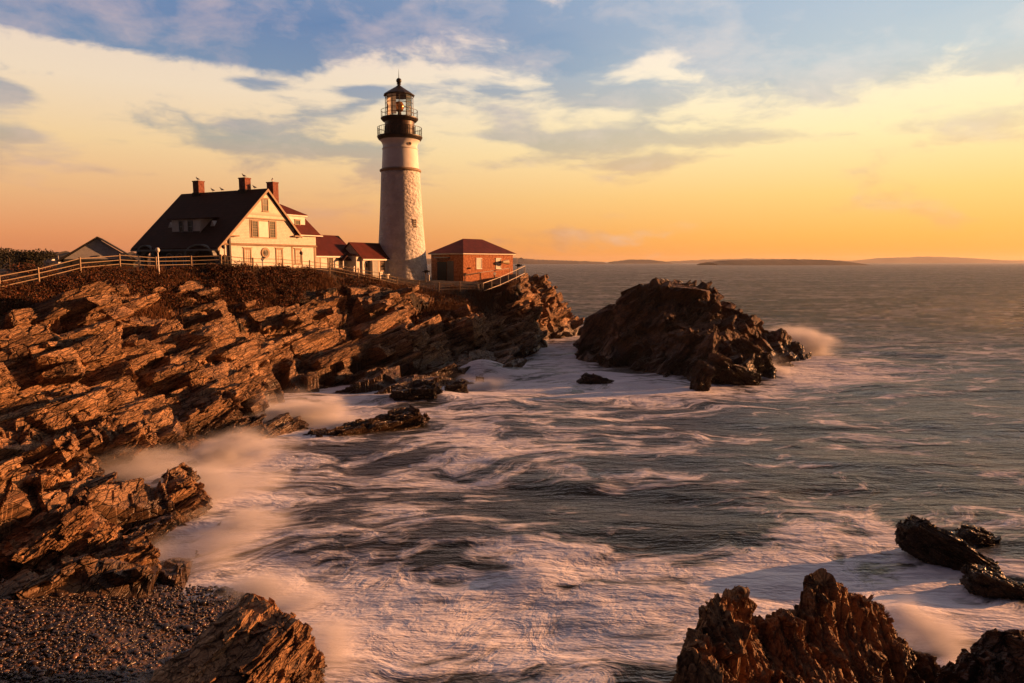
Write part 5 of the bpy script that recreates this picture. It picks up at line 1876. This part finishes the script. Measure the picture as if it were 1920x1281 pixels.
islr = [(1246, 77, 'gull on the islet top, leftmost bird of the row'), (1254, 78, 'pale gull on the islet top, second bird from the left'), (1265, 77.5, 'gull on the islet top, third bird from the left'),
        (1281, 77, 'gull on the islet top, fourth bird from the left'), (1323, 77, 'gull standing alone on the right shoulder of the islet top')]
for px_, Y_, lb in islr:
    x_ = (px_ - 960) / 1280 * Y_ / 1.02
    best_ = None
    for dy_ in np.linspace(-5, 5, 21):
        h_ = on_mesh(islet, x_ * (Y_ + dy_) / Y_, Y_ + dy_)
        if h_ is not None:
            e_ = (h_.z - 11) / h_.y
            if best_ is None or e_ > best_[0]:
                best_ = (e_, h_)
    if best_:
        gull(tuple(best_[1]), R(200) if px_ != 1265 else R(20), lb, 'gulls on the islet')

# ------------------------------------------------------------------ far land
def far_ridge(name, pts, depth, mat, label=None, cat=None, rough=1.0, seed=9, base=-2.0, kind=None, n=220):
    """a long low hill: pts = [(px, py, Y)] of its skyline."""
    w_ = np.array([P(*c) for c in pts])
    s = np.linspace(0, 1, n)
    k_ = np.linspace(0, 1, len(w_))
    line = np.stack([np.interp(s, k_, w_[:, i]) for i in range(3)], 1)
    line[:, 2] += rough * fbm(np.stack([s * n * 0.45, s * 0, s * 0], 1), 4, seed) * np.clip(np.minimum(s, 1 - s) * 12, 0, 1)
    rows = []
    for a, hz in ((-1.0, 0.0), (-0.72, 0.42), (-0.4, 0.78), (0.0, 1.0), (0.5, 0.7), (1.0, 0.0)):
        r_ = line.copy()
        r_[:, 1] += a * depth
        r_[:, 2] = base + (line[:, 2] - base) * hz + rough * 0.5 * fbm(np.stack([s * n * 0.3, s * 0 + a * 5, s * 0], 1), 3, seed + 3) * (0.2 < hz < 1.0)
        rows.append(r_)
    Vv = np.stack(rows)
    o_ = mesh_np(name, Vv.reshape(-1, 3), grid_faces(6, n), mat, True)
    return tag(o_, label, cat, None, kind)


M['farwood'] = simple('far_woods', (0.055, 0.042, 0.028), 0.95, nscale=0.03, var=0.4)
M['farisle'] = simple('far_island_ground', (0.13, 0.085, 0.055), 0.95, nscale=0.01, var=0.3)
far_ridge('hill', [(-250, 487, 420), (0, 479, 420), (60, 475, 420), (130, 472, 430), (200, 473, 430), (260, 475, 430), (320, 482, 430), (420, 490, 430)], 60, M['farwood'], rough=1.3, seed=21, kind='structure')
far_ridge('hill', [(560, 490, 3500), (800, 485, 3500), (900, 483, 3500), (970, 484, 3500), (1010, 487, 3500), (1060, 488.5, 3500), (1130, 491, 3500)], 200, M['farisle'], rough=2.0, seed=25, kind='structure')
far_ridge('island', [(1325, 492, 2300), (1360, 488, 2300), (1420, 487, 2300), (1500, 486, 2300), (1560, 488, 2300), (1592, 492, 2300)], 160, M['farwood'], rough=2.0, seed=29, kind='structure')
far_ridge('island', [(1145, 491, 4200), (1180, 487, 4200), (1215, 487, 4200), (1250, 491, 4200)], 200, M['farisle'], rough=3, seed=31, kind='structure')
far_ridge('island', [(1580, 491, 6500), (1650, 484, 6500), (1740, 481, 6500), (1800, 483, 6500), (1870, 488, 6500), (1990, 490, 6500)], 500, M['farisle'], rough=4, seed=33, kind='structure')
far_ridge('island', [(1240, 491, 6000), (1320, 487, 6000), (1400, 485, 6000), (1480, 486, 6000), (1590, 489, 6000), (1700, 491, 6000)], 400, M['farisle'], rough=4, seed=35, kind='structure')
# white house on the far headland, small building with a mast on the shore at the left
v = P(977, 490, 3250)
o = empty('far_house', v)
tag(o, 'tiny pale house on the distant headland beyond the brick building', 'house')
MB().box(-13, 13, -8, 8, -6, 10).build('wall', M['white'], o)
MB().prism([(-14, -9, 10), (14, -9, 10), (0, -9, 18)], (0, 18, 0)).build('roof', M['roof_shaded'], o)
v = P(103, 491.5, 400)
o = empty('far_building', v)
tag(o, 'tiny white building with a mast on the dark wooded shore at the left', 'building')
MB().box(-4.0, 3.0, -1.5, 1.5, -3, 0.9).box(-2.6, -1.0, -1.5, 1.5, 0.9, 1.7).build('wall', M['white'], o)
MB().tube((2.2, 0, 0.5), (2.2, 0, 3.8), 0.12, n=6).build('mast', M['white'], o)

# ------------------------------------------------------------------ vegetation
rng = np.random.default_rng(77)


def leaf_material(name, cols, rough=0.7, trans=0.25):
    m, t, b = material(name)
    r_ = t.new('ShaderNodeNewGeometry').outputs['Random Per Island']
    t.put(b.inputs['Base Color'], t.ramp(r_, [(i / (len(cols) - 1), c + (1,)) for i, c in enumerate(cols)]))
    b.inputs['Roughness'].default_value = rough
    b.inputs['Specular IOR Level'].default_value = 0.25
    return m


M['bush'] = leaf_material('rose_bush_leaves', [(0.035, 0.014, 0.006), (0.075, 0.024, 0.009), (0.045, 0.032, 0.010), (0.10, 0.032, 0.012), (0.22, 0.07, 0.02)])
M['grass'] = leaf_material('dry_grass', [(0.08, 0.03, 0.010), (0.15, 0.055, 0.016), (0.07, 0.032, 0.010), (0.22, 0.085, 0.028)])


def bush_points(n_b, sel):
    pts = []
    while len(pts) < n_b:
        pts.append(sel())
    return np.array(pts)


def leaves(centers, radii, per, size, name, mat, label):
    P_, S_ = [], []
    for c, r_ in zip(centers, radii):
        k_ = int(per * (r_[0] * r_[1]) ** 0.9)
        d_ = rng.standard_normal((k_, 3))
        d_ /= np.linalg.norm(d_, axis=1, keepdims=True)
        rad = rng.random(k_) ** 0.35
        lob = 1 + 0.28 * np.sin(d_[:, 0] * 5 + c[0] * 3) * np.cos(d_[:, 2] * 6 + c[1] * 2)
        q_ = d_ * (rad * lob)[:, None] * r_
        q_[:, 2] = np.abs(q_[:, 2]) * 1.0
        P_.append(q_ + c)
    P_ = np.concatenate(P_)
    n = len(P_)
    nrm = rng.standard_normal((n, 3))
    nrm /= np.linalg.norm(nrm, axis=1, keepdims=True)
    a_ = np.cross(nrm, rng.standard_normal((n, 3)))
    a_ /= np.linalg.norm(a_, axis=1, keepdims=True)
    b_ = np.cross(nrm, a_)
    s_ = size * rng.uniform(0.6, 1.4, n)[:, None]
    v = np.stack([P_ - a_ * s_, P_ - b_ * s_ * 0.55, P_ + a_ * s_, P_ + b_ * s_ * 0.55], 1).reshape(-1, 3)
    f = np.arange(n * 4).reshape(-1, 4)
    o_ = mesh_np(name, v, f, mat, False)
    return tag(o_, label, None, None, 'stuff')


_fa = np.array([math.atan2(P(*c)[0], P(*c)[1]) for c in FP])
_fd = np.array([math.hypot(*P(*c)[:2]) for c in FP])


def along(px_, off):
    a = math.atan2((px_ - 960) / 1280.0, 1.0)
    d_ = np.interp(a, _fa, _fd) + off
    x, y = d_ * math.sin(a), d_ * math.cos(a)
    return x, y, zt(x, y)


cen, rad = [], []
for i in range(620):
    px_ = rng.uniform(-40, 640)
    off = -rng.uniform(0.3, 5.5)
    x, y, z = along(px_, off)
    keep_ = fbm(np.array([[x * 0.25, y * 0.25, 3.0]]), 3, 61)[0] > -0.12 - 0.25 * (off > -2.5)
    if not keep_ and px_ > 130:
        continue
    h_ = rng.uniform(0.25, 0.65) + 0.5 * max(0.0, float(fbm(np.array([[x * 0.5, y * 0.5, 9.0]]), 2, 63)[0]) + 0.1) * (1.0 if px_ > 110 else 0.55)
    h_ *= float(np.interp(px_, [0, 110, 240, 380, 400, 450, 470, 580, 600, 640], [1, 0.8, 0.7, 0.7, 1.5, 1.5, 1.0, 1.1, 0.7, 0.5]))
    cen.append((x, y, z - 0.15))
    rad.append((rng.uniform(0.5, 1.0), rng.uniform(0.5, 1.0), h_))
for a, b_, Y, k_, r_ in ((140, 560, 55, 26, 2.2), (170, 590, 53, 16, 1.8), (510, 520, 71, 26, 2.2), (535, 545, 72, 12, 1.6), (215, 525, 58, 14, 1.8), (330, 520, 62, 12, 1.8), (690, 545, 79.5, 12, 1.6), (760, 560, 81, 8, 1.4), (60, 560, 50, 12, 1.8), (440, 520, 66, 10, 1.6)):
    x, y, z = P(a, b_, Y)
    for j in range(k_):
        xx, yy = x + rng.normal(0, r_), y + rng.normal(0, r_ * 0.7)
        cen.append((xx, yy, zt(xx, yy) - 0.1))
        rad.append((rng.uniform(0.5, 1.0), rng.uniform(0.5, 1.0), rng.uniform(0.3, 0.75)))
bc_, br_ = cen, rad
leaves(np.array(cen), np.array(rad), 420, 0.075, 'bushes', M['bush'], 'dark red brown bushes along the top of the slope below the fence and house')
cen, rad = [], []
for i in range(150):
    px_ = rng.uniform(640, 905)
    off = -rng.uniform(0.6, 5.0)
    x, y, z = along(px_, off)
    cen.append((x, y, z - 0.15))
    rad.append((rng.uniform(0.4, 0.8), rng.uniform(0.4, 0.8), rng.uniform(0.15, 0.42)))
leaves(np.array(cen), np.array(rad), 300, 0.07, 'undergrowth', M['bush'], 'low brown undergrowth below the fence in front of the lighthouse')


def grass(centers, spread, n_per, hgt, name, label, mat=None):
    B_ = []
    for c, sp_ in zip(centers, spread):
        k_ = n_per
        xy = rng.standard_normal((k_, 2)) * sp_ * 0.5
        B_.append(np.stack([c[0] + xy[:, 0], c[1] + xy[:, 1]], 1))
    B_ = np.concatenate(B_)
    z_ = land(B_[:, 0], B_[:, 1])
    n = len(B_)
    h_ = hgt * rng.uniform(0.5, 1.25, n)
    a_ = rng.uniform(0, 6.28, n)
    w_ = 0.018
    lean = rng.uniform(0.1, 0.5, n) * h_
    la = rng.uniform(0, 6.28, n)
    p0 = np.stack([B_[:, 0], B_[:, 1], z_ - 0.1], 1)
    side = np.stack([np.cos(a_), np.sin(a_), a_ * 0], 1) * w_
    mid = p0 + np.stack([np.cos(la) * lean * 0.35, np.sin(la) * lean * 0.35, h_ * 0.6], 1)
    top = p0 + np.stack([np.cos(la) * lean, np.sin(la) * lean, h_], 1)
    v = np.stack([p0 - side, p0 + side, mid + side * 0.8, mid - side * 0.8, top, top], 1)
    v[:, 5] = top + side * 0.15
    v = v.reshape(-1, 3)
    i_ = np.arange(n)[:, None] * 6
    f = np.concatenate([i_ + np.array([[0, 1, 2, 3]]), i_ + np.array([[3, 2, 5, 4]])])
    o_ = mesh_np(name, v, f, mat or M['grass'], False)
    return tag(o_, label, None, None, 'stuff')


gc, gs = [], []
for i in range(260):
    px_ = rng.uniform(-30, 905)
    off = rng.uniform(-6, 0.8)
    x, y, z = along(px_, off)
    gc.append((x, y))
    gs.append(rng.uniform(0.6, 1.5))
grass(gc, gs, 160, 0.38, 'dry_grass', 'reddish dry grass between the bushes and the fence')
gc = []
for a, b_, Y, k_ in ((850, 575, 81, 7), (835, 590, 79.5, 4), (870, 568, 82, 4), (20, 612, 46, 8), (50, 622, 46, 5), (90, 635, 46.5, 5), (150, 622, 49, 6), (200, 618, 51, 5), (290, 600, 56, 3), (330, 545, 63, 4), (60, 600, 48, 5), (760, 545, 83, 4), (600, 532, 75, 5), (240, 612, 52, 4), (915, 560, 86, 4), (935, 556, 87, 3)):
    x, y, z = P(a, b_, Y)
    for j in range(k_):
        gc.append((x + rng.normal(0, 0.9), y + rng.normal(0, 0.7)))
grass(gc, [1.4] * len(gc), 420, 0.62, 'tall_grass', 'tall red gold grass tufts growing on the rocky slope')


def tree_mass(pts, label, name='tree', mat=None):
    for (a, b_, Y, w_, h_) in pts:
        v = P(a, b_, Y)
        r_ = empty(name, (v[0], v[1], v[2]))
        tag(r_, label, 'tree', 'dark trees at the far left')
        MB().tube((0, 0, -1.0), (0.1, 0, h_ * 0.5), 0.22, 0.12, 7).build('trunk', simple('bark', (0.05, 0.035, 0.025), 0.9), r_)
        k_ = 2600
        d_ = rng.standard_normal((k_, 3))
        d_ /= np.linalg.norm(d_, axis=1, keepdims=True)
        cl = rng.standard_normal((9, 3)) * np.array([w_ * 0.33, w_ * 0.3, h_ * 0.16]) + np.array([0, 0, h_ * 0.58])
        q_ = cl[rng.integers(0, 9, k_)] + d_ * (rng.random(k_) ** 0.4)[:, None] * np.array([w_ * 0.26, w_ * 0.26, h_ * 0.22])
        nrm = rng.standard_normal((k_, 3))
        a_ = np.cross(nrm, d_)
        a_ /= np.linalg.norm(a_, axis=1, keepdims=True) + 1e-6
        bb = np.cross(nrm / np.linalg.norm(nrm, axis=1, keepdims=True), a_)
        s_ = 0.17
        vv_ = np.stack([q_ - a_ * s_, q_ - bb * s_ * 0.6, q_ + a_ * s_, q_ + bb * s_ * 0.6], 1).reshape(-1, 3)
        mesh_np('crown', vv_, np.arange(k_ * 4).reshape(-1, 4), M['treeleaf'], False, None, r_)


M['treeleaf'] = leaf_material('dark_tree_leaves', [(0.02, 0.022, 0.010), (0.04, 0.034, 0.014), (0.028, 0.026, 0.012)])
tree_mass([(-30, 512, 120, 9, 6.2)], 'dark spreading tree cut by the left edge of the picture')
tree_mass([(18, 510, 112, 8, 4.6)], 'dark bushy tree second from the left edge behind the fence')
tree_mass([(52, 508, 108, 6, 3.4)], 'lowest dark tree nearest the small grey gabled building')


# ------------------------------------------------------------------ spray: soft lit mist where the swell breaks
def spray(px_, py_, z, Y, half, dens, label, seed, rotz_=0.0, soft=1.0):
    v = P(px_, py_, Y) if Y else Wp(px_, py_, z)
    mb = MB().ball((0, 0, 0), 1.0, 14)
    m, t, b = material('spray')
    t.n.remove(b)
    tcn = t.new('ShaderNodeTexCoord').outputs['Object']
    edge_ = t.ss(t.vmath('LENGTH', tcn), 1.0, 0.72)
    wv = t.vmath('SCALE', t.vmath('SUBTRACT', t.noise(t.vmath('ADD', tcn, (seed * 7.3, 0, 0)), 1.4, 3, 0.55, out='Color'), (0.5, 0.5, 0.5)), scale=1.7)
    d_ = t.vmath('LENGTH', t.vmath('ADD', t.vmath('MULTIPLY', tcn, (1.15, 1.15, 1.25)), t.vmath('ADD', wv, (0, 0, 0.35))))
    fall = t.math('MULTIPLY', t.ss(d_, 1.0, 0.0), edge_)
    pos = t.new('ShaderNodeNewGeometry').outputs['Position']
    nz = t.noise(t.vmath('ADD', t.mapping(pos, rot=(0, R(35), 0), scale=(0.45, 0.9, 1.5)), (seed * 3.1, 0, 0)), 1.0, 5, 0.62, 0.7)
    den = t.math('MULTIPLY', t.math('MULTIPLY', fall, fall), t.ss(t.math('ADD', nz, t.math('MULTIPLY', fall, 0.2)), 0.32, 0.70))
    den = t.math('MULTIPLY', den, 3.2)
    pv = t.new('ShaderNodeVolumePrincipled')
    pv.inputs['Color'].default_value = (0.96, 0.95, 1.0, 1)
    pv.inputs['Anisotropy'].default_value = 0.0
    t.put(pv.inputs['Density'], t.math('MULTIPLY', den, dens))
    t.l.new(pv.outputs[0], [n for n in t.n if n.bl_idname == 'ShaderNodeOutputMaterial'][0].inputs['Volume'])
    o_ = mb.build('spray', m, None, True)
    o_.location = v
    o_.rotation_euler = (0, 0, rotz_)
    o_.scale = tuple(h_ * 1.25 for h_ in half)
    return tag(o_, label, None, None, 'stuff')


spray(520, 770, 0.8, None, (6.0, 4.5, 2.8), 1.6, 'spray rising against the foot of the slope', 1)
spray(440, 835, 0.6, None, (4.2, 3.6, 2.1), 1.3, 'spray beside the square ended block', 2)
spray(395, 905, 0.5, None, (5.0, 5.0, 2.0), 1.2, 'mist hanging over the inlet', 3)
spray(240, 872, 0.9, None, (6.0, 3.4, 1.5), 0.6, 'thin mist over the wet rocks of the inlet', 4)
spray(400, 1000, 0.3, None, (3.4, 4.6, 1.4), 1.0, 'mist by the slanting slab', 5)
spray(625, 1190, 0.2, None, (1.6, 2.8, 1.0), 0.8, 'mist rising right of the near rock', 6)
spray(500, 1105, 0.1, None, (3.2, 2.4, 0.8), 0.9, 'mist over the edge of the pebbles', 7)
spray(1495, 645, 1.2, None, (6.5, 5.5, 4.2), 1.0, 'spray bursting on the right side of the islet', 8)
spray(1450, 690, 0.4, None, (3.8, 3.0, 2.6), 1.1, 'spray at the right foot of the islet', 9)
spray(905, 712, 0.7, None, (3.4, 2.2, 1.7), 1.0, 'spray where water pours off the ledge', 10)
spray(1745, 1190, 0.3, None, (1.9, 2.6, 1.0), 1.1, 'thin mist right of the crag', 11)
spray(1190, 725, 0.2, None, (4.0, 2.0, 0.9), 0.6, 'low mist along the foot of the islet', 12)
spray(650, 790, 0.3, None, (5.0, 3.0, 0.9), 0.6, 'low mist over the long reef', 13)

# ------------------------------------------------------------------ haze: the air over the sea
m, t, b = material('haze')
t.n.remove(b)
pv = t.new('ShaderNodeVolumePrincipled')
pv.inputs['Color'].default_value = (0.95, 0.90, 0.86, 1)
pv.inputs['Density'].default_value = 0.00006
pv.inputs['Anisotropy'].default_value = 0.3
t.l.new(pv.outputs[0], [n for n in t.n if n.bl_idname == 'ShaderNodeOutputMaterial'][0].inputs['Volume'])
hz = MB().box(-9000, 9000, -60, 9000, -5.0, 75).build('haze', m)
tag(hz, kind='stuff')
